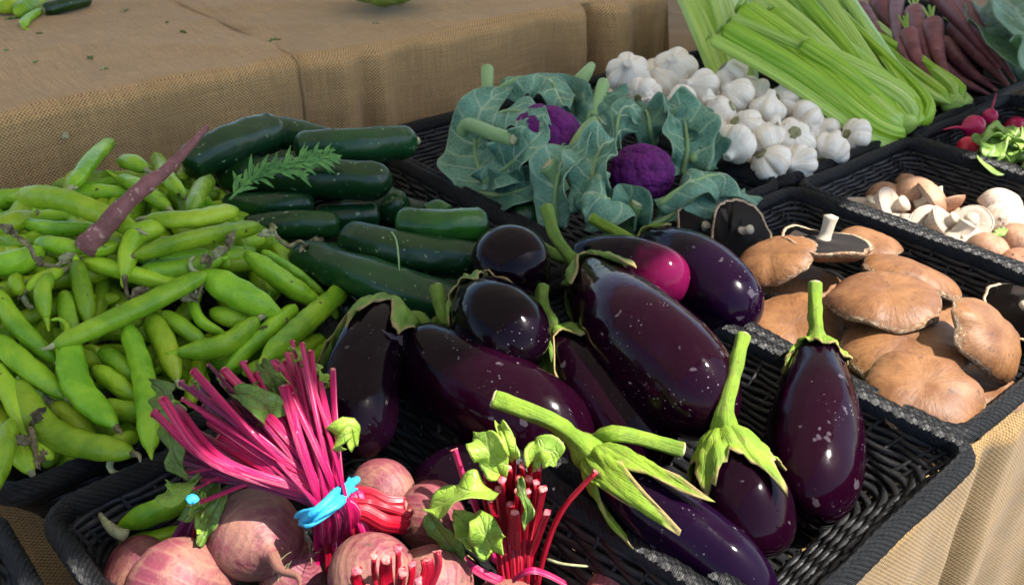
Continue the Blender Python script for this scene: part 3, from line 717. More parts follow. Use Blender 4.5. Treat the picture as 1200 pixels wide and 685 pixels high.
for i in range(150):
    x = rb.uniform(.045, .345); y = rb.uniform(.685, 1.11); a = rb.uniform(0, math.pi); L = rb.uniform(.09, .14)
    d = Vector((math.cos(a), math.sin(a), rb.uniform(-.12, .12))) * L / 2; c0 = Vector((x, y, 0)); c0.z = max(.03, Hb(c0) - (rb.uniform(.036, .07) if i < 80 else rb.uniform(.022, .036)))
    q0, q1 = c0 - d, c0 + d
    for q in (q0, q1): q.x = min(.365, max(.04, q.x)); q.y = min(1.13, max(.672, q.y)); q.z = min(q.z, Hb(q) - (.03 if i < 80 else .02))
    if (q0 - q1).length < .07: continue
    bean('broad bean deep in the heap, mostly hidden beneath the upper pods', [q0, (q0 + q1) / 2 + Vector((rb.uniform(-.008, .008), rb.uniform(-.008, .008), .006)), q1], rb.uniform(22, 30), tip=False, stalk=False, group='buried broad beans low in the heap')
# dried flowers lying in the heap
def dried(label, pts, n=3):
    c = [PB(x, y, .016) for x, y in pts]; t = thing('dried_stalk', label, 'dried stalk', c[0])
    build('twisted_stalk', rope(c, .0030, .0014, 22, 9, amp=.45), DRY, t)
    for k in range(n):
        p = c[random.randrange(len(c))]; q = p + Vector((random.uniform(-1, 1), random.uniform(-1, 1), random.uniform(0, .6))).normalized() * .02
        build('withered_petal', sheet([p, (p + q) / 2 + Vector((0, 0, .003)), q], [.001, .005, .001], -CF, .003, 3, N=12, M=7), random.choice([DRYP, DRY]), t, solid=.0006)
dried('brown withered stalk lying over the beans right of centre', [(266, 292), (248, 304), (238, 330), (230, 352)], 5)
dried('straw coloured withered stalk near the left edge of the bean heap', [(22, 278), (36, 290), (44, 306), (66, 312)], 3)
dried('pale curly withered flower where beans meet cucumbers', [(322, 275), (338, 288), (352, 282), (362, 292)], 5)
dried('dry tip resting in the middle of the pile below the bent bean', [(146, 322), (148, 340), (152, 352)], 1)
dried('pale forked withered stalk at the front rim of the bean basket', [(36, 500), (40, 520), (44, 548)], 3)
# mauve root across the heap
c = px3([(100, 292, .185), (150, 236, .225), (200, 194, .245), (243, 148, .27)])
rt = thing('thin_root', 'long thin mauve root standing out of the beans and tapering to a point', 'root', c[0])
tb = Tube(c, lambda x: (.0086 * (1 - x) ** .8 + .0022) * (1 + .10 * math.sin(x * 46) * noise.noise(Vector((x * 9, 0, 0))) * 2), 60, 18, amp=.16, freq=70); build('root_body', tb.geo(), ROOT, rt)
for k in (9, 22, 34, 47):
    p = tb.at(tb.ts[k], k); q = p + (p - tb.pts[k]).normalized() * .006; build('root_hair', rope([p, (p + q) / 2, q + Vector((0, 0, .002))], .0006, .0003, 5, 5), ROOT, rt)
# dill sprig
t = thing('herb_sprig', 'feathery green herb sprig lying on the cucumbers', 'herb', P(270, 235, .16))
main = spline(px3([(268, 234, .168), (290, 212, .178), (330, 198, .186), (384, 184, .186)]), 40)[0]
build('sprig_stem', rope([main[0], main[13], main[26], main[39]], .0014, .0006, 20, 6), DILL, t)
lv = []
for k in range(3, 40, 1):
    for sd_ in (-1, 1):
        p = main[k]; d = (main[min(39, k + 1)] - main[k - 1]).normalized(); s = d.cross(-CF).normalized() * sd_
        q = p + (d * .75 + s * .65 + Vector((0, 0, random.uniform(-.5, .7))) + s * random.uniform(-.5, .4)) * random.uniform(.008, .026)
        lv.append(sheet([p, (p + q) / 2 + Vector((0, 0, .002)), q], [.0008, .0026, .0004], (-CF + Vector((0, 0, random.uniform(0, 1)))).normalized(), .0005, 2, N=8, M=5, crump=.0005))
        if random.random() < .7:
            r_ = (p + q) / 2; q2 = r_ + (d * .9 - s * .1) * .012; lv.append(sheet([r_, (r_ + q2) / 2, q2], [.0006, .002, .0003], -CF, .0004, 2, N=6, M=5, crump=.0004))
build('feathery_leaves', merge(lv), DILL, t, solid=.0005)
# ================================================================= cauliflowers
def curd(c, R, up, seed, squash=.82):
    rs = np.random.RandomState(seed)
    def fib(n):
        i = np.arange(n) + .5; ph = np.arccos(1 - 2 * i / n); th = np.pi * (1 + 5 ** .5) * i
        return np.stack([np.cos(th) * np.sin(ph), np.sin(th) * np.sin(ph), np.cos(ph)], 1)
    A = fib(46) + rs.normal(0, .05, (46, 3)); A /= np.linalg.norm(A, axis=1)[:, None]
    Bq = fib(520) + rs.normal(0, .02, (520, 3)); Bq /= np.linalg.norm(Bq, axis=1)[:, None]
    nl, nm = 110, 150; V = []; F = []; U = []
    th = np.linspace(0, 2 * np.pi, nm, endpoint=False); ph = np.linspace(.01, np.pi * .72, nl)
    D = np.stack([np.outer(np.sin(ph), np.cos(th)), np.outer(np.sin(ph), np.sin(th)), np.outer(np.cos(ph), np.ones(nm))], 2).reshape(-1, 3)
    da = np.arccos(np.clip((D @ A.T).max(1), -1, 1)); db = np.arccos(np.clip((D @ Bq.T).max(1), -1, 1))
    r = R * (.90 + .15 * np.sqrt(np.clip(1 - (da / .36) ** 2, 0, 1)) + .045 * np.sqrt(np.clip(1 - (db / .105) ** 2, 0, 1)))
    X, Y, Z = axes(up); M_ = np.array([X[:], Y[:], Z[:]])
    Q = D * r[:, None]; Q[:, 2] *= squash; Q = Q @ M_ + np.array(c[:])
    for i in range(nl - 1):
        for k in range(nm):
            a = i * nm + k; b = i * nm + (k + 1) % nm; F.append((a, b, b + nm, a + nm))
    F.append(tuple(range((nl - 1) * nm, nl * nm))); F.append(tuple(reversed(range(nm))))
    return Q, F, [(0, 0)] * len(Q)
def cleaf(t, pts, ws, hint=(0, .5, .85), mat=None, ruf=.007, rf=4, cup=.1, pet=True, N=34, M=19, curl=0, lobe=.12):
    c = px3(pts); h = dirC(*hint); wm = [rad(w * 2.3, c[len(c) // 2]) for w in ws]; ruf *= 1.3; cup *= 2.2; rf = rf * .45 + random.random() * 1.2
    build('leaf', sheet(c, wm, h, ruf, rf, cup, N, M, lobe, curl, crump=.008), mat or CLEAF, t, solid=.0011)
    if pet:
        s = spline(c, 12)[0][:9]
        build('leaf_rib', rope([p - h * .001 for p in s], .0046, .0016, 14, 8, amp=.05), PET, t)
def pet(t, pts, w0, w1):
    c = px3(pts); tb = Tube(c, lambda x: (rad(w0, c[0]) * (1 - x) + rad(w1, c[0]) * x) * cap(x, .04, .04), 16, 14, amp=.07, freq=60, sect=lambda th, x: 1 + .12 * math.cos(2 * th))
    build('cut_leaf_stalk', tb.geo(), PET, t)
    d = tb.fr[0][0]; build('cut_face', lathe(c[0] + d * .001, -d, [(rad(w0, c[0]) * .86, 0), (rad(w0, c[0]) * .8, .0015), (.0002, .0018)], 14, amp=.1, freq=150), CUT, t)
t = thing('purple_cauliflower', 'purple cauliflower on the left, head half wrapped in blue green leaves, near the burlap', 'cauliflower', P(625, 200, .09), 'purple cauliflowers in leaves')
build('curd', curd(P(640, 168, .145), .052, dirC(.35, .5, .8), 1), CURD, t)
cleaf(t, [(600, 232, .085), (568, 210, .10), (556, 165, .13), (572, 118, .175), (600, 100, .19)], [12, 26, 34, 30, 16, 3], (-.35, .3, .9), cup=.15)
cleaf(t, [(560, 175, .12), (574, 140, .16), (604, 128, .19), (640, 145, .185)], [10, 24, 30, 26, 6], (-.2, .7, .7), cup=-.2, ruf=.010)
cleaf(t, [(572, 112, .17), (606, 92, .195), (642, 92, .20), (662, 122, .185)], [8, 22, 26, 22, 6], (0, .8, .6), cup=-.25, ruf=.008)
cleaf(t, [(565, 215, .10), (600, 190, .14), (628, 160, .18), (636, 148, .185)], [8, 22, 26, 18, 4], (-.4, .1, .9), cup=.2, ruf=.010)
cleaf(t, [(560, 225, .085), (590, 228, .10), (628, 215, .12), (650, 200, .13)], [10, 20, 22, 16, 4], (0, .2, 1), cup=.2, ruf=.009, mat=CLEAF2)
cleaf(t, [(610, 235, .075), (575, 225, .08), (545, 210, .085), (525, 200, .09)], [8, 16, 13, 8, 4], (0, .6, .8), mat=CLEAF2, ruf=.006)
cleaf(t, [(668, 180, .12), (672, 140, .15), (668, 108, .175), (640, 100, .18)], [10, 22, 24, 18, 5], (-.3, .3, .8), mat=CLEAF2, cup=.2)
pet(t, [(571, 80, .20), (571, 98, .185), (573, 120, .165)], 17, 15)
pet(t, [(602, 163, .175), (580, 157, .172), (548, 146, .16), (540, 160, .14)], 15, 17)
pet(t, [(632, 226, .10), (610, 222, .10), (590, 214, .10)], 17, 12)
pet(t, [(694, 76, .195), (684, 90, .185), (668, 108, .165)], 10, 20)
t = thing('purple_cauliflower', 'purple cauliflower on the right, its violet head between leaves near the garlic', 'cauliflower', P(755, 230, .07), 'purple cauliflowers in leaves')
build('curd', curd(P(752, 203, .125), .040, dirC(.0, .62, .8), 2), CURD, t)
cleaf(t, [(655, 265, .08), (650, 230, .12), (660, 190, .155), (690, 165, .17)], [10, 22, 24, 20, 5], (-.5, .2, .8), cup=.25, ruf=.009)
cleaf(t, [(640, 225, .11), (646, 200, .13), (656, 172, .15), (668, 158, .16)], [6, 13, 16, 12, 3], (-.6, .2, .8), cup=.2, ruf=.007)
cleaf(t, [(735, 245, .10), (712, 232, .135), (690, 225, .14), (672, 238, .12)], [10, 24, 30, 28, 8], (-.3, .5, .8), cup=-.25, ruf=.010)
cleaf(t, [(700, 250, .10), (694, 215, .14), (700, 180, .165), (722, 160, .175)], [9, 22, 26, 24, 6], (-.4, .3, .8), cup=.3, ruf=.011)
cleaf(t, [(745, 285, .06), (735, 262, .09), (738, 240, .12), (728, 215, .14)], [10, 22, 26, 20, 5], (-.1, .3, 1), cup=.2, ruf=.008, mat=CLEAF2)
cleaf(t, [(750, 270, .08), (790, 250, .10), (830, 222, .12), (872, 228, .11)], [8, 22, 26, 22, 5], (.1, .6, .8), cup=-.2, ruf=.008)
cleaf(t, [(770, 240, .11), (808, 215, .135), (846, 205, .135), (886, 240, .10)], [6, 16, 22, 20, 4], (.2, .7, .6), cup=-.3, ruf=.008)
cleaf(t, [(800, 205, .10), (806, 170, .14), (800, 135, .17), (782, 120, .18)], [10, 22, 28, 22, 6], (.1, .3, .9), cup=.25, ruf=.009)
cleaf(t, [(830, 200, .10), (824, 168, .13), (808, 140, .165), (790, 142, .165)], [8, 20, 24, 20, 5], (.3, .3, .8), cup=.2, ruf=.008, mat=CLEAF2)
cleaf(t, [(765, 170, .12), (762, 150, .15), (758, 130, .165), (745, 118, .17)], [8, 18, 22, 16, 4], (0, .3, .9), cup=.2, mat=CLEAF2)
cleaf(t, [(722, 175, .13), (722, 150, .16), (730, 128, .18), (752, 126, .18)], [8, 20, 24, 20, 5], (0, .5, .8), cup=-.2, ruf=.008)
cleaf(t, [(690, 165, .13), (690, 135, .165), (706, 112, .185), (735, 108, .185)], [8, 20, 24, 20, 5], (-.1, .6, .7), cup=-.2, ruf=.009, mat=CLEAF2)
cleaf(t, [(705, 190, .13), (700, 160, .15), (680, 140, .15), (668, 130, .15)], [8, 16, 18, 14, 4], (0, .4, .8), cup=.2, ruf=.009, mat=CLEAF2)
pet(t, [(703, 140, .185), (688, 150, .175), (672, 175, .155), (664, 205, .13)], 13, 16)
pet(t, [(748, 236, .125), (740, 255, .10), (728, 280, .07)], 18, 22)
pet(t, [(640, 192, .155), (650, 205, .14), (662, 225, .12)], 20, 14)
pet(t, [(708, 96, .195), (702, 115, .18), (697, 140, .16)], 16, 14)
pet(t, [(826, 140, .155), (822, 160, .14), (812, 190, .12)], 14, 12)

# ================================================================= garlic
def garlic(label, c, w, up, seed):
    r0 = rad(w, c); t = thing('garlic_bulb', label, 'garlic', c, 'garlic bulbs filling their basket'); rs = random.Random(seed); k = rs.choice([5, 6, 7]); ph = rs.random() * 6
    prof = [(.0004, -.70), (.20, -.74), (.30, -.70), (.55, -.64), (.80, -.46), (.95, -.2), (1, .02), (.96, .24), (.82, .46), (.6, .62), (.4, .74), (.30, .84), (.25, .95), (.23, 1.04), (.18, 1.10), (.0004, 1.08)]
    P2 = []
    for i in range(len(prof) - 1):
        for j in range(3):
            f = j / 3; P2.append((prof[i][0] * (1 - f) + prof[i + 1][0] * f, prof[i][1] * (1 - f) + prof[i + 1][1] * f))
    P2.append(prof[-1])
    bend = Vector((rs.uniform(-.3, .3), rs.uniform(-.3, .3), 0)); wob = [rs.uniform(-.10, .12) for _ in range(k)]
    nk = rs.uniform(.75, 1.25)
    def mod(th, f, q):
        r, h = q; h = h if h < .6 else .6 + (h - .6) * nk; a = (th + ph) * k / (2 * math.pi); i = int(a) % k; fr = a % 1
        lobe = math.sin(math.pi * fr) ** .5; g_ = math.exp(-((h + .05) / .62) ** 2)
        return r * r0 * (1 + g_ * (wob[i] * lobe + .30 * (lobe - .8))) , h * r0 * .96
    V, F, U = lathe(c, up, P2, 56, mod, amp=.05, freq=60)
    build('papery_bulb', (V, F, [(u * 4, v * .05) for u, v in U]), GARL, t)
    z = Vector(up).normalized()
    build('root_plate', lathe(c - z * r0 * .70, -z, [(r0 * .30, 0), (r0 * .26, r0 * .05), (r0 * .1, r0 * .02), (.0002, r0 * .03)], 16, amp=.3, freq=300), DRYP, t)
    return t
GL = [((736, 86, .145), 50, 'garlic bulb farthest left at the back, beside the burlap'), ((790, 80, .145), 50, 'garlic bulb highest at the back of its basket'),
 ((824, 102, .145), 44, 'garlic bulb between the back one and the pair by the celery'), ((857, 88, .150), 42, 'garlic bulb at the back right, upper one of the pair by the celery'),
 ((864, 113, .140), 46, 'garlic bulb at the back right, lower one of the pair by the celery'), ((778, 97, .125), 44, 'garlic bulb just in front of the highest back one'),
 ((757, 112, .14), 44, 'garlic bulb with open skin above the cauliflower leaves'), ((800, 121, .140), 46, 'garlic bulb touching the tallest right hand cauliflower leaf'),
 ((845, 132, .132), 44, 'garlic bulb left of centre behind the cauliflower leaf tip'), ((887, 114, .125), 40, 'garlic bulb under the lowest celery stalk'),
 ((899, 129, .130), 42, 'garlic bulb lying on its side at the centre of the heap'), ((921, 118, .128), 44, 'garlic bulb at the right of the heap tight against the celery'),
 ((947, 136, .115), 44, 'garlic bulb on the right slope next to the celery foot'), ((872, 150, .128), 46, 'garlic bulb at the heart of the heap'),
 ((862, 168, .125), 52, 'large garlic bulb low on the left beside the cauliflower leaf'), ((896, 163, .12), 46, 'garlic bulb in the second row from the front'),
 ((928, 162, .118), 50, 'garlic bulb showing its brown root end'), ((969, 152, .098), 38, 'small garlic bulb second from the right end'),
 ((1003, 159, .100), 40, 'lone garlic bulb at the right end, on the corner of the basket'), ((972, 175, .10), 46, 'garlic bulb at the front right resting on the rim'),
 ((938, 190, .098), 44, 'garlic bulb in the middle of the front row at the rim'), ((903, 192, .10), 48, 'garlic bulb at the left of the front row by the rim'),
 ((835, 155, .115), 42, 'shaded garlic bulb half behind the cauliflower leaf')]
rs = random.Random(11)
for i, (q, w_, lb) in enumerate(GL):
    up = dirC(rs.uniform(-1, 1), rs.uniform(-.7, .8), rs.uniform(-.5, .7))
    if 'root end' in lb: up = dirC(.1, -.2, -.9)
    garlic(lb, P(*q), w_ * 1.0, up, i)
for i in range(60):
    x = rs.uniform(1.04, 1.25); y = rs.uniform(.70, 1.10); z = rs.uniform(.04, .092) + .02 * sm(.7, .9, y)
    garlic('garlic bulb underneath the others, hardly visible', Vector((x, y, z)), 44, (rs.uniform(-1, 1), rs.uniform(-1, 1), rs.uniform(-.3, 1)), 50 + i)
for j, (q, a) in enumerate([((752, 118, .155), (0, .4, .8)), ((823, 118, .155), (.3, .5, .8)), ((900, 148, .14), (0, .7, .7))]):
    c = P(*q); tag(build('garlic_skin', sheet([c, c + CR * .012 + CU * .006, c + CR * .024 + CU * .002], [.002, .010, .002], dirC(*a), .004, 2, .4), GARL, solid=.0004), ['torn papery garlic skin by the cauliflower leaves', 'flake of garlic skin near the back bulbs', 'loose garlic skin at the centre of the garlic heap'][j], 'garlic skin')

# ================================================================= celery
def celery(label, base, tops, w0, w1, mat, seedn, stub=True):
    b = P(*base); t = thing('celery_bunch', label, 'celery', b, 'celery bunches laid in a fan')
    rs = random.Random(seedn); n = len(tops)
    for i, tp in enumerate(tops):
        e = P(*tp[:3]); d = (e - b).normalized(); side = d.cross(dirC(0, .5, .85)).normalized()
        off = side * (i - (n - 1) / 2) * .0075 + Vector((0, 0, rs.uniform(-.007, .012)))
        b0 = b + off * .55 - d * rs.uniform(-.002, .003); m1 = b0 + d * .05 + off * .55 + Vector((0, 0, .004)); m2 = m1.lerp(e, .5) + Vector((0, 0, rs.uniform(.0, .01)))
        ww0 = w0 * rs.uniform(.85, 1.1); ww1 = (tp[3] if len(tp) > 3 else w1)
        R0 = rad(ww0, b); R1 = rad(ww1, e)
        def rf(x, R0=R0, R1=R1): return (R0 + (R1 - R0) * sm(0, .75, x)) * cap(x, .05, .006)
        def sect(th, x): return (1 - .42 * math.exp(-((math.cos(th) - 1) / .5) ** 2)) * (1 + .07 * math.cos(11 * th)) * (1 + .1 * abs(math.sin(th)))
        tb = Tube([b0, m1, m2, e], rf, 30, 44, hint=dirC(rs.uniform(-.5, .5), .4, -.3 if i % 2 else .9), sect=sect, sx=.8, sy=1.15, amp=.03, freq=20, ends=False)
        build('stalk', tb.geo(), mat if i % 3 else CEL2, t)
        if tp[1] > 3:
            dd = tb.fr[-1][0]; build('cut_face', lathe(e - dd * .0008, dd, [(R1 * .9, 0), (R1 * .8, .0012), (.0003, .0012)], 16), CEL2, t)
    if stub:
        d = -(P(*tops[n // 2][:3]) - b).normalized(); R = rad(w0, b)
        build('root_end', lathe(b - d * .02, d, [(R * 1.25, 0), (R * 1.3, .008), (R * 1.1, .017), (R * .7, .021), (.0004, .0215)], 24, amp=.12, freq=50), CEL2, t)
celery('big celery bunch in front, its foot on the corner of the garlic basket', (1066, 150, .10),
       [(830, 42, .215), (845, 32, .225, 22), (868, 6, .235, 24), (884, -10, .24, 22), (902, 10, .225), (925, -14, .24, 22), (960, -14, .235), (938, 50, .2, 18), (985, -16, .22), (854, 22, .222, 15), (895, -12, .232, 16), (948, -14, .22, 15), (915, 40, .205, 15)], 20, 14.5, CEL, 1)
celery('second celery bunch lying behind the big one with its foot beside the carrots', (1120, 124, .095),
       [(900, -10, .15), (918, -14, .155, 24), (936, -14, .15, 22), (950, -18, .15), (962, -16, .14), (910, -12, .16), (942, -12, .16)], 20, 15, CEL, 2)
celery('pale celery bunch standing upright against the shelf end, far left of the celery', (868, 112, .10),
       [(806, -12, .22, 26), (826, -14, .22, 24), (846, -14, .21, 24), (868, -12, .20)], 26, 24, CEL2, 3)
celery('celery bunch in the middle, mostly covered by the front one', (1010, 112, .08),
       [(850, -16, .17, 22), (875, -16, .175), (905, -14, .18)], 26, 22, CEL, 4)

# ================================================================= purple carrots
def carrot(label, pts, w, top=True, under=False):
    c = px3(pts); R = rad(w, c[0]); t = thing('purple_carrot', label, 'carrot', c[0], 'purple carrots in their basket'); sd = random.random() * 20
    def rf(x): return R * (1 - .86 * x ** 1.25) * cap(x, .07, .02) * (1 + .035 * noise.noise(Vector((x * 40, sd, 0))))
    tb = Tube(c, rf, 56, 18, amp=.07, freq=30); build('root_body', tb.geo(), CARR, t)
    if top:
        p = tb.pts[0]; d = -tb.fr[0][0]
        for k in range(5):
            s = Vector((random.uniform(-1, 1), random.uniform(-1, 1), random.uniform(-.3, 1))) * .3; q = p + (d + s * .5).normalized() * .05
            build('leaf_stalk', rope([p - d * .002 + s * .008, (p + q) / 2 + s * .008, q + s * .02], .0024, .0017, 8, 7), CEL2 if k % 2 else CEL, t)
for lb, q, w_ in [('purple carrot at the left of the carrot basket beside the celery', [(1003, 12, .15), (1028, 45, .13), (1064, 92, .10)], 30),
 ('purple carrot second from the left, short and thick', [(1028, -2, .16), (1040, 22, .14), (1058, 52, .12)], 24),
 ('purple carrot hanging straight down with a thin tip, left of centre', [(1052, -16, .17), (1050, 25, .155), (1058, 62, .14), (1082, 98, .11)], 20),
 ('purple carrot with a hooked tip near the celery foot', [(1064, 38, .16), (1075, 70, .135), (1102, 104, .105)], 23),
 ('purple carrot with its green top showing at the centre', [(1071, 12, .17), (1080, 50, .145), (1092, 84, .12)], 25),
 ('fat purple carrot with a green top, right of the centre one', [(1092, 26, .17), (1100, 65, .14), (1115, 104, .105)], 25),
 ('long purple carrot sweeping diagonally across the heap', [(1096, -14, .18), (1135, 35, .155), (1172, 80, .12)], 26),
 ('purple carrot at the right edge of the heap with a long thin tip', [(1116, -10, .185), (1150, 38, .16), (1190, 96, .11)], 24),
 ('dark purple carrot beneath the long diagonal one', [(1120, 30, .14), (1145, 62, .125), (1182, 100, .10)], 26),
 ('dark purple carrot low in the heap pointing at the radishes', [(1102, 50, .125), (1135, 82, .11), (1170, 108, .09)], 24),
 ('purple carrot in front with its tip on the basket rim', [(1090, 72, .115), (1120, 92, .105), (1162, 112, .09)], 20),
 ('shaded purple carrot low at the left', [(1020, 40, .11), (1050, 75, .10), (1078, 104, .09)], 24),
 ('purple carrot wedged under the hooked one', [(1045, 70, .10), (1062, 88, .095), (1088, 108, .085)], 20)]:
    carrot(lb, q, w_)
for i in range(14):
    x = rs.uniform(1.60, 1.82); y = rs.uniform(.85, 1.12); a = Vector((x, y, rs.uniform(.05, .09))); b = a + Vector((rs.uniform(-.03, .05), -.17, -.02))
    t = thing('purple_carrot', 'purple carrot buried beneath the rest of the carrots', 'carrot', a, 'purple carrots in their basket')
    build('root_body', Tube([a, (a + b) / 2, b], lambda x: .015 * (1 - .85 * x) * cap(x, .07, .02), 24, 14, amp=.06).geo(), CARR, t)
# cabbage top right
t = thing('green_cabbage', 'blue green cabbage with broad veined leaves in the top right corner', 'cabbage', P(1180, 40, .1))
cc = P(1235, 55, .12)
build('head', curd(cc - Vector((-.05, -.02, .06)), .11, (0, 0, 1), 5, .9), KLEAF, t)
for pts, ws, h in [([(1230, 90, .12), (1205, 60, .16), (1180, 35, .17), (1150, 8, .16)], [20, 34, 36, 26, 8], (-.3, .6, .8)), ([(1220, 70, .14), (1205, 35, .19), (1185, 5, .2), (1160, -14, .2)], [20, 36, 38, 28, 10], (0, .7, .7)),
                  ([(1240, 120, .12), (1228, 95, .16), (1215, 75, .17), (1200, 55, .17)], [20, 30, 34, 26, 8], (.2, .5, .8))]:
    cleaf(t, pts, ws, h, mat=KLEAF, cup=.2, ruf=.007, pet=False, lobe=.1)

# ================================================================= radishes
t0 = None
def radish(label, c, w, tail):
    r = rad(w, c); t = thing('radish', label, 'radish', c, 'red radishes'); Z = (tail - c).normalized()
    build('root_ball', lathe(c, Z, [(r * math.sin(a) , -r * math.cos(a)) for a in np.linspace(.05, 2.5, 14)] + [(r * .42, r * .95), (r * .16, r * 1.25), (r * .07, r * 1.6), (.0003, r * 1.65)], 24, amp=.04), RADI, t)
    build('root_tail', rope([c + Z * r * 1.2, c.lerp(tail, .6) + Vector((0, 0, .002)), tail], r * .16, .0006, 12, 7), RADI, t)
radish('red radish on top with its thin root pointing left', P(1141, 148, .085), 27, P(1104, 152, .085))
radish('red radish half under the lime green leaves', P(1134, 172, .07), 25, P(1120, 190, .06))
radish('small red radish behind whose root points straight up', P(1160, 136, .09), 18, P(1168, 108, .115))
for i, (x, y, z) in enumerate([(1190, 150, .05), (1165, 175, .04), (1195, 175, .04), (1215, 160, .06)]):
    radish('red radish buried under the radish leaves', P(x, y, z), 27, P(x - 20, y + 10, z))
t = thing('radish_leaves', 'heap of lime green radish leaves spilling at the right edge', 'leaves', P(1185, 175, .08))
for i in range(15):
    a = rs.uniform(0, 6.3); cx, cy = rs.uniform(1160, 1225), rs.uniform(145, 195); z = rs.uniform(.075, .11); d = (math.cos(a) * 22, math.sin(a) * 12)
    cleaf(t, [(cx - d[0], cy - d[1], z - .01), (cx, cy, z), (cx + d[0], cy + d[1], z - .004)], [4, 12, 15, 9, 3], (rs.uniform(-.6, .6), .8, .6), mat=RLEAF, ruf=.006, cup=.1, pet=i % 3 == 0, N=20, M=11)

# ================================================================= mushrooms
def mushroom(label, c, w, up, cat='mushroom', name='portobello_mushroom', dome=.36, mat=PORT, gm=GILL, stem=True, asp=1.0, stl=.5, sr=.13, group='portobello mushrooms', roll=.0, amp=.26, sdir=None):
    r0 = rad(w, c); dome = dome * .74 if dome < .6 else dome; t = thing(name, label, cat, c, group); z = Vector(up).normalized(); sd = random.random() * 30
    top = [(math.sin(a) ** .9 * 1.0, dome * (1 - math.sin(a) ** 3.0) ** .8) for a in np.linspace(0, math.pi / 2, 24)]
    top[0] = (.0004, dome)
    prof = top + [(1.01, -.03), (1.0, -.055), (.97, -.06), (.93, -.045)]
    def mod(th, f, q):
        e = 1 + amp * .6 * noise.noise(Vector((math.cos(th) * 1.3, math.sin(th) * 1.3, sd))) + amp * .22 * noise.noise(Vector((math.cos(th) * 5, math.sin(th) * 5, sd)))
        wv = amp * .9 * noise.noise(Vector((math.cos(th) * 1.1, math.sin(th) * 1.1, sd + 9))) * q[0] ** 2
        return q[0] * r0 * e, (q[1] + wv - .02 * math.exp(-(q[0] / .2) ** 2)) * r0
    build('cap', lathe(c, z, prof, 72, mod, amp=.05, freq=30, sc2=(asp, 1), close=False), mat, t)
    gp = [(.935, -.045), (.90, -.03), (.7, .0), (.45, .03), (.2, .02), (.0004, .0)] if dome < .6 else [(.94, -.045), (.90, -.075), (.7, -.10), (.45, -.11), (.2, -.10), (.0004, -.09)]
    def mod2(th, f, q):
        a, b = mod(th, f, q); return a * .99, b
    build('gills', lathe(c, z, gp, 96, mod2, amp=.02, freq=26, sc2=(asp, 1)), gm, t)
    if stem:
        s0 = c + z * (.06 * r0); d = -(z) if sdir is None else Vector(sdir).normalized(); s1 = s0 + d * r0 * stl
        tb = Tube([s0, (s0 + s1) / 2 + CR * .001, s1], lambda x: r0 * sr * (1.25 - .35 * sm(0, .4, x) + .2 * sm(.6, 1, x)) * cap(x, 0, .05), 16, 24, amp=.12, freq=70, ends=False)
        build('stem', tb.geo(), MSTEM, t)
    return t
mushroom('portobello leaning upside down with dark gills, far left at the back', P(822, 268, .085), 72, dirC(-.4, -.45, -.75), stl=.35, sr=.14)
mushroom('portobello showing its dark gills and cut pale stem to the viewer at the back', P(868, 270, .092), 78, dirC(-.25, -.35, -.9), stl=.45, sr=.13, sdir=dirC(.5, .1, .8))
mushroom('dish shaped upturned portobello with a tall pale stem standing up', P(963, 284, .106), 106, dirC(-.05, -.93, -.36), dome=.42, stl=.72, sr=.15, sdir=dirC(.22, .95, .3))
mushroom('portobello tipped on edge left of the upturned one, smooth tan top', P(905, 306, .095), 98, dirC(-.42, .62, .55), asp=.8, stl=.3)
mushroom('small portobello with ragged pale edge just right of the upturned stem', P(1018, 284, .085), 78, dirC(.1, .85, .45), amp=.25, stl=.3)
mushroom('long portobello behind the central cap with its edge curled up', P(1070, 324, .086), 122, dirC(.30, .85, .30), asp=.75, stl=.3)
mushroom('central portobello cap with a cracked pale front edge', P(1034, 350, .103), 124, dirC(-.05, .86, .50), dome=.36, stl=.3)
mushroom('wide portobello cap below the central one, partly covered', P(1060, 408, .080), 142, dirC(-.1, .80, .62), dome=.36, stl=.25)
mushroom('lowest portobello at the front corner of its basket', P(1080, 458, .088), 130, dirC(-.05, .72, .70), dome=.40, stl=.2)
mushroom('big portobello standing on edge at the right with cracks down its left side', P(1156, 400, .096), 128, dirC(.55, .35, .75), dome=.44, asp=.78, stl=.2)
mushroom('flat portobello cap half hidden behind the separate eggplant', P(930, 385, .062), 124, dirC(-.1, .75, .65), dome=.25, stl=.2)
mushroom('portobello cap under the eggplant stem, between two wide caps', P(1003, 405, .052), 112, dirC(-.2, .8, .6), dome=.3, stl=.2)
mushroom('dark gilled portobello cut off by the right edge of the picture', P(1200, 362, .06), 90, dirC(.3, -.55, -.7), stl=.3)
mushroom('portobello low in the shade under the tilted one at the left', P(935, 330, .055), 110, dirC(.1, .85, .5), stl=.2)
mushroom('brown portobello glimpsed between the central and right hand caps', P(1118, 378, .05), 90, dirC(.1, .8, .5), stl=.2)
mushroom('portobello in the front right corner under the one on edge', P(1150, 455, .045), 90, dirC(0, .8, .5), stl=.2)
G2 = 'small brown mushrooms'
def crem(label, q, w, up, sd=None, stl=.7, dome=.72, mat=CREM): mushroom(label, P(q[0], q[1], q[2] + .012), w * 1.22, dirC(*up), name='brown_mushroom', dome=dome, mat=mat, gm=GILLP, stl=stl, sr=.34, group=G2, amp=.08, sdir=sd)
W2 = mushmat('pale_mushroom_skin', (.62, .48, .36), (.72, .6, .48), (.8, .7, .6), 1.2)
crem('pale upturned little mushroom farthest left in its basket', (1020, 246, .045), 48, (-.2, -.75, -.5), mat=W2, stl=.6)
crem('shaded brown mushroom behind the farthest left one', (1036, 230, .045), 34, (-.3, .6, .5))
crem('little mushroom with a thick white stem, beside the farthest left one', (1046, 244, .05), 44, (-.5, -.3, -.6), mat=W2)
crem('shiny brown mushroom cap highest in the small heap', (1073, 226, .055), 40, (.1, .8, .5))
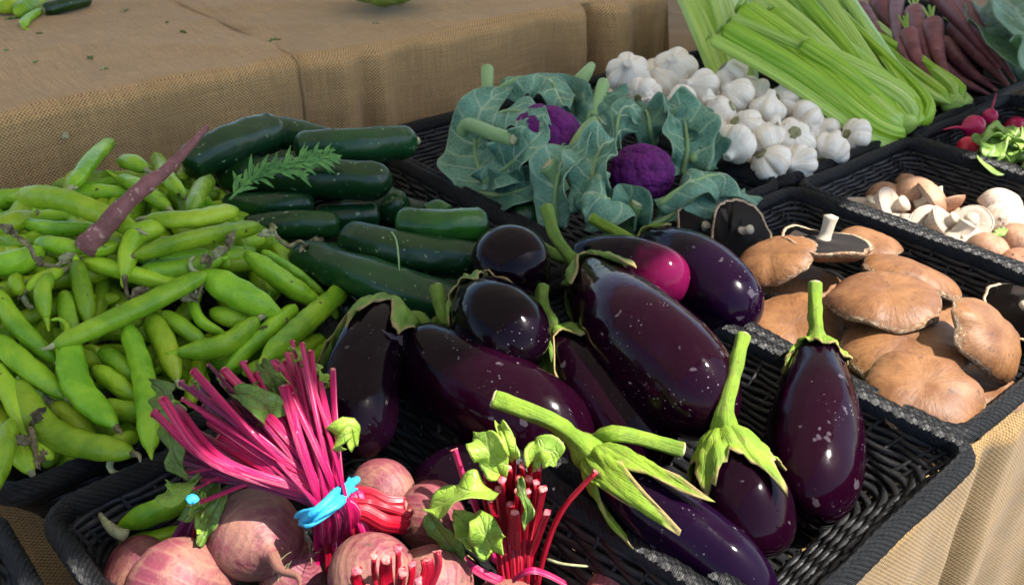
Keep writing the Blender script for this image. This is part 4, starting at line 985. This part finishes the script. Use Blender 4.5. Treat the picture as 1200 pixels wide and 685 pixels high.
crem('tiny grey mushroom behind the highest brown cap', (1062, 212, .045), 20, (0, .9, .3))
crem('brown mushroom lying on its side with a white stem pointing up', (1098, 240, .048), 52, (.2, -.8, .1), dome=.5)
crem('pale mushroom in front, gills up, beside the basket rim at the left', (1060, 264, .045), 44, (-.1, -.7, -.5), mat=W2, stl=.5)
crem('small mushroom with a round pale ring of gills at centre', (1091, 264, .052), 42, (.1, -.3, -.9), mat=W2, stl=.4)
crem('mushroom with an upright white stem near the rim', (1118, 280, .05), 50, (-.2, -.85, -.3), stl=.9, sd=dirC(.5, .8, .3))
crem('mushroom bottom with a stubby stem in front of the leafy one', (1150, 286, .048), 44, (-.3, -.5, -.6), mat=W2, stl=.6)
crem('brown mushroom lying under the scrap of green leaf', (1158, 292, .055), 40, (.2, .7, .6))
crem('large pale mushroom against the right wall of its basket', (1180, 264, .05), 56, (.1, .85, .4), mat=W2)
crem('brown mushroom at the right edge beside the large pale one', (1194, 282, .055), 42, (0, .8, .6))
crem('brown mushroom in the lower right corner of the small heap', (1192, 310, .05), 38, (-.2, .7, .7))
crem('flat pale mushroom low at the rim near the middle', (1120, 298, .035), 46, (0, .9, .2), mat=W2, stl=.3)
tag(build('leaf_scrap', sheet(px3([(1162, 282, .08), (1170, 274, .085), (1178, 268, .085)]), [.002, .007, .003], dirC(0, .7, .7), .002, 4), RLEAF, solid=.0005), 'scrap of green leaf on the small brown mushrooms', 'leaf')

for i in range(16):
    px, py = rs.uniform(1030, 1210), 0; py = 252 + (px - 1030) * .2 + rs.uniform(-22, 26)
    crem('little mushroom at the bottom of the small heap, mostly hidden', (px, py, .018), rs.uniform(38, 48), (rs.uniform(-.6, .6), rs.uniform(-.5, .9), rs.uniform(-.6, .6)), mat=[W2, CREM][i % 2], stl=.5)
for lb, q, w_, u_ in [('mushroom with its pale stem end facing the viewer near the middle rim', (1108, 262, .058), 38, (-.5, -.4, -.6)), ('tan mushroom cap behind the large pale one', (1172, 240, .055), 40, (.1, .8, .5)),
                   ('broken pale mushroom between the leafy one and the upright stem', (1138, 262, .058), 38, (.4, -.3, -.8)), ('brown cap seen sideways at the centre back', (1088, 236, .058), 40, (.8, .4, .2))]:
    crem(lb, q, w_, u_, mat=W2 if 'pale' in lb else CREM)
# ================================================================= shelf litter
lt = [((12, 48), 10, 'green leaf scrap nearest the left edge on the shelf'), ((8, 60), 6, 'tiny leaf scrap just below the left edge one on the shelf'), ((16, 22), 12, 'leaf scrap below the green pods on the shelf'), ((42, 74), 7, 'crumbled bit of green left of the middle on the shelf'),
      ((60, 62), 6, 'thin green thread of leaf on the shelf'), ((47, 40), 5, 'small dark leaf crumb on the left of the shelf'), ((85, 60), 6, 'narrow leaf scrap near the centre left of the shelf'), ((106, 68), 9, 'ragged green leaf scrap at the centre of the shelf'),
      ((122, 81), 6, 'leaf crumb near the front edge of the shelf'), ((146, 12), 12, 'green leaf scrap at the back of the shelf'), ((215, 38), 6, 'brown leaf scrap right of the middle of the shelf'), ((322, 47), 9, 'leaf scrap beyond the cloth seam'), ((5, 84), 8, 'yellowish leaf scrap at the left edge of the shelf'), ((196, 27), 5, 'pale crumb of stalk in the middle back of the shelf'), ((440, 28), 5, 'dark crumb beneath the cabbage on the shelf')]
for (x, y), s_, lb in lt:
    c = P(x, y, .2045); a = random.random() * 6.3; d = Vector((math.cos(a), math.sin(a), 0)) * s_ * .0012
    tag(build('leaf_scrap', sheet([c - d, c + Vector((0, 0, .002)), c + d], [.001, s_ * .0005, .001], Vector((0, 0, 1)), .002, 3, N=12, M=7, crump=.002), random.choice([BLEAF, DILL, DRYP]), solid=.0005), lb, 'leaf scrap')
c = P(73, 162, .10); c = Vector((c.x + .0, 1.232, 0)); dd = P(73, 162, .1) - CAM; k = (1.229 - CAM.y) / dd.y; c = CAM + dd * k
tag(build('petal_crumb', sheet([c, c + CR * .004 + CU * .004, c + CR * .008], [.001, .005, .001], -CF, .002, 3, N=10, M=7), CUT, solid=.0006), 'tiny pale crumb stuck to the front of the shelf cloth', 'crumb')
for lb, q, w_ in [('light green pod at the far left on top of the shelf', [(-10, 3, .215), (10, 8, .218), (30, -4, .215)], 16), ('light green pod in the top left corner next to another', [(20, 16, .212), (36, 6, .215), (52, -6, .215)], 18), ('light green pod ending at the front of the far shelf pile', [(28, 30, .21), (32, 22, .212), (48, 12, .212)], 9)]:
    bean(lb, px3(q), w_ * 1.2, group='green pods on the shelf')
cucumber('dark green cucumber at the back of the shelf at top left', [(50, 12, .215), (75, 6, .217), (105, -2, .217)], 16, group='vegetables at the back of the shelf')
t = thing('pale_cabbage', 'pale green cabbage standing at the back of the shelf, its base at the top edge', 'cabbage', P(452, 5, .2))
build('head', curd(P(452, 2, .21) + Vector((0, 0, .055)), .058, (0, 0, 1), 6, .95), RLEAF, t)
for k in range(7):
    a = k / 7 * 6.28; b0 = P(452, 2, .21); o = Vector((math.cos(a), math.sin(a), 0))
    build('leaf', sheet([b0 + o * .01 - Vector((0, 0, .006)), b0 + o * .055 + Vector((0, 0, .012)), b0 + o * .075 + Vector((0, 0, .05)), b0 + o * .05 + Vector((0, 0, .10))], [.02, .05, .055, .035], (o * -.3 + Vector((0, 0, 1))).normalized(), .003, 2, .2), RLEAF, t, solid=.001)

# ================================================================= beets
def beet(t, c, r, tail, name='beet', squash=1.0, taillen=1.0, hairs=8):
    Z = (tail - c).normalized(); L = (tail - c).length
    pf = [(.0004, -.93 * squash), (.20, -.93 * squash), (.34, -.90 * squash), (.6, -.76 * squash), (.85, -.48 * squash), (.98, -.15 * squash), (1, .08), (.95, .32), (.82, .56), (.6, .77), (.38, .90), (.22, 1.0), (.15, 1.12), (.11, 1.3)]
    P2 = []
    for i in range(len(pf) - 1):
        for j in range(3):
            f = j / 3; P2.append(((pf[i][0] * (1 - f) + pf[i + 1][0] * f) * r, (pf[i][1] * (1 - f) + pf[i + 1][1] * f) * r))
    P2.append((pf[-1][0] * r, pf[-1][1] * r))
    sd = random.random() * 9
    def mod(th, f, q): return q[0] * (1 + .05 * math.sin(th * 2 + sd) + .03 * math.sin(th * 3 + 2 * sd)), q[1]
    V, F, U = lathe(c, Z, P2, 56, mod, amp=.07, freq=24)
    o = build(name, (V, F, U), BEET, t)
    p = c + Z * r * 1.2; e = tail
    side = Z.cross(Vector((0, 0, 1))).normalized()
    o2 = build('tap_root', rope([p - Z * .003, p.lerp(e, .35) + side * .002, p.lerp(e, .7) - side * .004, e], r * .145, .0009, 24, 9, amp=.25), BEET, t)
    for k in range(hairs):
        a = random.random() * 6.3; X, Y, _ = axes(Z); q = p.lerp(e, random.uniform(0, .5)); d = (X * math.cos(a) + Y * math.sin(a) + Z * .6).normalized() * random.uniform(.006, .014)
        build('fine_root', rope([q, q + d * .5 + Vector((0, 0, .001)), q + d], .0006, .0002, 6, 5), DRYP, t)
def stalk(t, pts, w0, w1, mat, tip=True, nm='stalk'):
    c = px3(pts); R0 = rad(w0, c[0]); R1 = rad(w1, c[0]); ph = random.random() * 6
    h = dirC(random.uniform(-1, 1), .3, random.uniform(-.4, 1))
    tb = Tube(c, lambda x: (R0 + (R1 - R0) * x) * (cap(x, .02, 0) if tip else cap(x, .05, .05)), 26, 16, hint=h, sx=.62, sy=1.2, amp=.12, freq=55, ends=False,
              sect=lambda th, x: (1 - .30 * math.exp(-((math.cos(th) - 1) / .35) ** 2)) * (1 + .04 * math.cos(5 * th + ph)))
    build(nm, tb.geo(), mat, t)
    if tip:
        d = tb.fr[-1][0]; e = tb.pts[-1]; build('cut_face', lathe(e - d * .0006, d, [(R1 * .86, 0), (R1 * .8, .001), (.0002, .0009)], 12, amp=.5, freq=400), CUTP, t)
    return c
def bleaf(t, pts, ws, h=(0, .5, .8), mat=BLEAF, ruf=.005, cup=.2, lobe=.18):
    c = px3(pts); wm = [rad(w * 2, c[len(c) // 2]) for w in ws]
    build('leaf', sheet(c, wm, dirC(*h), ruf, 1.7, cup, 26, 15, lobe, crump=.004), mat, t, solid=.0007)
t = thing('beet_bunch', 'bunch of beets tied with a blue band, magenta stalks fanning up over the beans', 'beet bunch', P(385, 600, .03), 'bunches of beets')
beet(t, P(300, 626, .075), rad(112, P(300, 626, .075)), P(352, 690, .105))
beet(t, P(212, 690, .055), rad(128, P(212, 690, .055)), P(180, 760, .03))
beet(t, P(448, 580, .062), rad(84, P(448, 580, .062)), P(500, 560, .03), squash=.85)
beet(t, P(345, 672, .04), .026, P(360, 655, .06))
beet(t, P(162, 668, .035), .027, P(130, 640, .03))
hub = (392, 592)
rs2 = random.Random(5)
def fan(lst, mat, w0=15, w1=15, z0=.115, hubp=hub, jit=14):
    l2 = []
    for q in lst:
        l2.append(q); l2.append((q[0] + rs2.uniform(-11, 11), q[1] + rs2.uniform(4, 26), q[2] - rs2.uniform(.003, .015), *q[3:]))
    for (x, y, z, *m) in l2:
        j = rs2.uniform(-jit, jit); hx, hy = hubp[0] + j, hubp[1] + j * -.25
        mx, my = (hx + x) / 2 + rs2.uniform(-3, 3), (hy + y) / 2 + rs2.uniform(-2, 4)
        if m and isinstance(m[0], tuple): mx, my = m[0]
        stalk(t, [(hx + 4, hy + 40, z0 - .045), (hx, hy, z0 + rs2.uniform(-.008, .008)), (mx, my, (z0 + z) / 2 + .012), (x, y, z)], w0 * rs2.uniform(.4, .85), w1 * rs2.uniform(.4, 1.0), random.choice([mat, mat, STM]))
fan([(354, 402, .215), (343, 400, .205), (364, 412, .20), (330, 428, .195), (337, 415, .19), (322, 424, .18), (374, 440, .185), (349, 440, .19)], STM, 15, 13)
fan([(300, 438, .185), (285, 425, .19), (268, 437, .19), (313, 455, .17)], STM, 14, 14)
fan([(245, 427, .20), (226, 434, .205), (256, 440, .185), (212, 448, .195), (236, 455, .18), (262, 432, .195)], STP, 14, 14, jit=18)
fan([(190, 466, .185, (250, 540)), (206, 478, .175, (270, 545)), (250, 468, .18), (246, 492, .165), (272, 470, .175), (224, 500, .155), (240, 512, .15), (268, 500, .16)], STM, 15, 15, jit=20)
fan([(212, 522, .14, (290, 560)), (225, 535, .13, (300, 565)), (290, 470, .17), (300, 505, .15), (310, 480, .165)], STP, 14, 14, jit=18)
fan([(218, 553, .135, (300, 545)), (236, 562, .125, (320, 560))], STM, 12, 10)
for q in [[(478, 604, .085), (452, 596, .095), (428, 590, .10), (398, 588, .11)], [(476, 615, .08), (450, 612, .09), (425, 600, .098), (395, 600, .105)], [(474, 592, .08), (452, 590, .085), (430, 580, .095), (404, 582, .105)]]:
    stalk(t, q[::-1], 20, 20, STR)
stalk(t, [(402, 590, .105), (396, 530, .14), (392, 480, .165), (390, 432, .195)], 7, 6, STM)
for dx in (-26, -13, 0, 13, 26, 38):     # stalks running down from the band to the crowns
    stalk(t, [(388 + dx * .7, 585 - dx * .3, .105), (396 + dx * .85, 612, .088), (400 + dx, 640, .065), (404 + dx * 1.15, 668, .045)], 17, 19, STR if dx % 2 else STM, tip=False)
for dx in (-18, -6, 6, 18):               # second tuft behind the big beet
    stalk(t, [(240 + dx * .2, 572, .105), (232 + dx * .5, 605, .085), (222 + dx, 640, .065), (218 + dx * 1.3, 668, .05)], 13, 16, STP if dx < 0 else STR, tip=False)
for (x, y, z) in [(352, 415, .20), (335, 440, .185), (300, 450, .18), (262, 445, .185), (230, 450, .19), (210, 475, .17), (215, 515, .14), (320, 460, .175), (280, 455, .18), (372, 430, .185)]:
    dx, dy = rs2.uniform(6, 16), rs2.uniform(14, 34)
    bleaf(t, [(x + dx * 1.4, y + dy, z - .012), (x + dx * .5, y + dy * .4, z + .002), (x, y, z + .004), (x - 4, y - 6, z)], [1, rs2.uniform(2, 4), rs2.uniform(2, 5), 1], (rs2.uniform(-.8, .8), .3, .8), random.choice([BLEAF, BLEAF, BLEAFL]))
# the blue band
bc = spline(px3([(352, 610, .115), (368, 602, .132), (392, 586, .135), (414, 566, .122)]), 24)[0]
V = []; U = []; F = []
fr = frames(bc, -CF)
for i, (p, f) in enumerate(zip(bc, fr)):
    wd = .0052 + .0022 * math.sin(i * .55) * .5; k_ = 9
    for j in range(k_):
        v = -1 + 2 * j / (k_ - 1); V.append(p + f[2] * v * wd + f[1] * (.0018 * math.sin(v * 5 + i * .35) + .0006 * math.sin(i * 2.2))); U.append((i * .002, v))
for i in range(23):
    for j in range(8): a = i * 9 + j; F.append((a, a + 1, a + 10, a + 9))
build('rubber_band', (V, F, U), BAND, t, solid=.0022)
build('rubber_band', rope([bc[0] + CU * .001, bc[6] - CU * .006 - CF * .002, bc[14] - CU * .006 - CF * .002, bc[23] - CU * .002], .0015, .0015, 24, 9, amp=.12), BAND, t)
b2 = [bc[0], bc[0] - CU * .004 + CF * .018 + CR * .004, bc[12] + CF * .042, bc[23] + CF * .016, bc[23]]
build('rubber_band', rope(b2, .0026, .0026, 24, 8, amp=.2), BAND, t)
for q, ws, h, m_ in [([(322, 500, .16), (312, 478, .185), (292, 462, .195), (276, 462, .19)], [6, 16, 20, 15, 4], (0, .6, .8), BLEAF), ([(335, 470, .17), (322, 448, .18), (310, 432, .185), (304, 425, .185)], [4, 10, 12, 9, 3], (.2, .3, .9), BLEAF),
                  ([(305, 545, .14), (302, 528, .155), (306, 512, .16), (310, 500, .16)], [3, 9, 10, 8, 3], (0, .3, .9), BLEAF), ([(396, 525, .145), (400, 508, .17), (410, 500, .175), (416, 520, .16)], [4, 11, 14, 11, 4], (0, .4, .9), BLEAFL),
                  ([(205, 505, .14), (198, 480, .15), (192, 458, .155), (180, 450, .155)], [8, 15, 17, 12, 4], (-.4, .4, .8), BLEAF), ([(220, 560, .13), (206, 530, .14), (200, 505, .145), (195, 490, .15)], [6, 13, 14, 10, 4], (-.5, .2, .8), BLEAF),
                  ([(258, 560, .12), (240, 580, .115), (225, 592, .11), (215, 610, .10)], [6, 15, 18, 14, 4], (-.2, .4, .9), BLEAF), ([(236, 560, .12), (214, 572, .12), (202, 582, .115), (196, 566, .11)], [5, 12, 14, 11, 3], (-.3, .4, .8), BLEAFL),
                  ([(240, 575, .12), (236, 595, .11), (234, 612, .10), (236, 625, .095)], [4, 9, 10, 7, 3], (.1, .3, .9), BLEAFL), ([(330, 560, .14), (345, 552, .14), (362, 556, .14), (376, 566, .135)], [2, 5, 6, 4, 2], (0, .5, .8), BLEAFL), ([(262, 575, .12), (250, 600, .11), (240, 622, .095), (232, 640, .09)], [5, 9, 11, 8, 3], (.3, .3, .9), BLEAF)]:
    bleaf(t, q, ws, h, m_)
tag(build('rubber_scrap', rope(px3([(222, 586, .128), (226, 583, .13), (230, 588, .127)]), .004, .003, 10, 8, amp=.3), BAND), 'small scrap of blue rubber in the wilted leaves', 'scrap')

t = thing('beet_bunch', 'bunch of beets with short red stalks and lime leaves standing upright in the sun', 'beet bunch', P(610, 680, .03), 'bunches of beets')
beet(t, P(505, 606, .055), rad(88, P(505, 606, .055)), P(480, 690, .03)); beet(t, P(712, 700, .03), rad(78, P(712, 700, .03)), P(760, 720, .02), squash=.8)
beet(t, P(600, 720, .02), .030, P(560, 760, .01))
rs3 = random.Random(9)
for (x, y, z) in [(571, 556, .135), (584, 572, .13), (595, 548, .145), (608, 560, .14), (618, 575, .13), (628, 565, .135), (603, 600, .125), (566, 566, .13), (578, 545, .145), (590, 535, .15), (601, 530, .15), (588, 562, .14), (612, 545, .145), (625, 530, .15), (634, 520, .15), (606, 575, .135), (620, 560, .135), (636, 572, .13), (574, 585, .12), (641, 600, .12), (598, 590, .12), (615, 588, .125), (630, 548, .14)]:
    j = (x - 605) * .55; stalk(t, [(608 + j * .7, 690, .035), (606 + j * .9, 650, .06), ((606 + j + x) / 2, (640 + y) / 2, .092), (x, y, z)], 14 * rs3.uniform(.7, 1.1), 9.5 * rs3.uniform(.8, 1.2), STR)
stalk(t, [(628, 690, .04), (640, 640, .07), (660, 595, .10), (698, 552, .13)], 13, 8, STR); stalk(t, [(580, 660, .06), (560, 600, .09), (545, 565, .11), (532, 526, .13)], 12, 12, STM)
stalk(t, [(590, 682, .045), (560, 668, .055), (530, 645, .065), (512, 626, .07)], 10, 7, STM); stalk(t, [(600, 680, .055), (620, 668, .07), (640, 672, .065), (665, 685, .055)], 8, 8, STM, tip=False)
for q, ws, h, m_ in [([(580, 575, .13), (560, 572, .14), (530, 580, .135), (502, 596, .115)], [7, 20, 26, 22, 5], (-.2, .8, .6), BLEAFL), ([(588, 555, .14), (574, 530, .16), (562, 515, .165), (552, 510, .16)], [6, 17, 21, 16, 5], (-.3, .5, .8), BLEAFL),
                  ([(580, 650, .08), (570, 630, .10), (565, 610, .11), (560, 600, .11)], [8, 19, 22, 16, 5], (-.1, .4, .9), BLEAFL), ([(622, 545, .14), (632, 530, .155), (645, 528, .155), (652, 545, .145)], [6, 15, 18, 14, 4], (.3, .6, .7), BLEAFL),
                  ([(545, 655, .06), (530, 640, .08), (515, 620, .09), (503, 600, .10)], [5, 13, 16, 14, 5], (-.5, .3, .8), BLEAF), ([(600, 540, .145), (594, 520, .16), (590, 508, .165), (585, 498, .165)], [3, 9, 11, 8, 3], (0, .3, .9), BLEAFL), ([(560, 640, .085), (548, 618, .10), (540, 606, .105), (530, 600, .105)], [6, 15, 18, 12, 4], (0, .5, .9), BLEAFL), ([(615, 620, .12), (618, 600, .13), (614, 580, .14), (608, 560, .145)], [2, 5, 6, 5, 2], (.3, .2, .9), BLEAF)]:
    bleaf(t, q, ws, h, m_)

t = thing('beet_bunch', 'bunch of beets at the bottom edge with thick red stalks cut off short', 'beet bunch', P(450, 690, .03), 'bunches of beets')
beet(t, P(436, 672, .075), rad(104, P(436, 672, .075)), P(380, 700, .03)); beet(t, P(505, 690, .05), .033, P(560, 700, .02))
for (x, y, z) in [(418, 668, .125), (438, 650, .13), (452, 655, .13), (466, 642, .13), (482, 660, .12), (500, 655, .12), (512, 645, .12), (430, 690, .115), (472, 670, .125), (490, 680, .12)]:
    stalk(t, [(462, 740, .06), ((462 + x) / 2, 715, .085), (x, (y + 690) / 2, .11), (x, y, z)], 15, 12, STR)
tag(build('straw', rope(px3([(640, 654, .088), (660, 660, .09), (690, 663, .088)]), .0012, .0009, 10, 6), DRYP), 'straw coloured bit of root on the basket rim', 'straw')
# two bean pods fallen into the beet basket
bean('upper of two broad beans lying in the beet basket', [P(228, 582, .07), P(190, 596, .068), P(146, 614, .06)], 34, group='beans in the beet basket', stalk=False, mat=BEAN)
bean('lower of two broad beans lying in the beet basket', [P(222, 620, .045), P(190, 630, .045), P(150, 636, .042)], 32, group='beans in the beet basket', stalk=False, mat=BEAN)
dp = px3([(150, 628, .065), (136, 622, .07), (124, 612, .072), (116, 600, .075)])
tag(build('curled_stalk', rope(dp, .0055, .002, 20, 9, amp=.4), DRYP), 'curled pale stalk at the end of the beans in the beet basket', 'stalk')
# ================================================================= camera, light, world
cd = bpy.data.cameras.new('camera'); cam = bpy.data.objects.new('camera', cd); COL.objects.link(cam)
cam.location = CAM; cam.rotation_euler = (math.radians(60), 0, -math.atan2(.629, .778))
cd.sensor_width = 36; cd.lens = 36 * FPX / 1200; cd.clip_start = .02; cd.clip_end = 200
cd.dof.use_dof = True; cd.dof.focus_distance = .74; cd.dof.aperture_fstop = 13
sc.camera = cam
sl = bpy.data.lights.new('sun', 'SUN'); sl.energy = SUN_E; sl.angle = math.radians(.55); sl.color = (1, .955, .88)
so = bpy.data.objects.new('sun', sl); COL.objects.link(so); so.location = (0, 0, 5)
so.rotation_euler = Vector(SUN).to_track_quat('Z', 'Y').to_euler()
w = bpy.data.worlds.new('World'); sc.world = w; w.use_nodes = True
nt = w.node_tree; bg = nt.nodes['Background']; sk = nt.nodes.new('ShaderNodeTexSky'); sk.sky_type = 'NISHITA'; sk.sun_disc = False
s_ = Vector(SUN).normalized(); sk.sun_elevation = math.asin(s_.z); sk.sun_rotation = math.atan2(s_.x, s_.y)
nt.links.new(sk.outputs[0], bg.inputs[0]); bg.inputs[1].default_value = SKY
sc.view_settings.view_transform = 'Standard'; sc.view_settings.look = 'None'; sc.view_settings.exposure = EXPO
sc.view_settings.gamma = 1; sc.view_settings.use_curve_mapping = False
sc.render.engine = 'CYCLES'
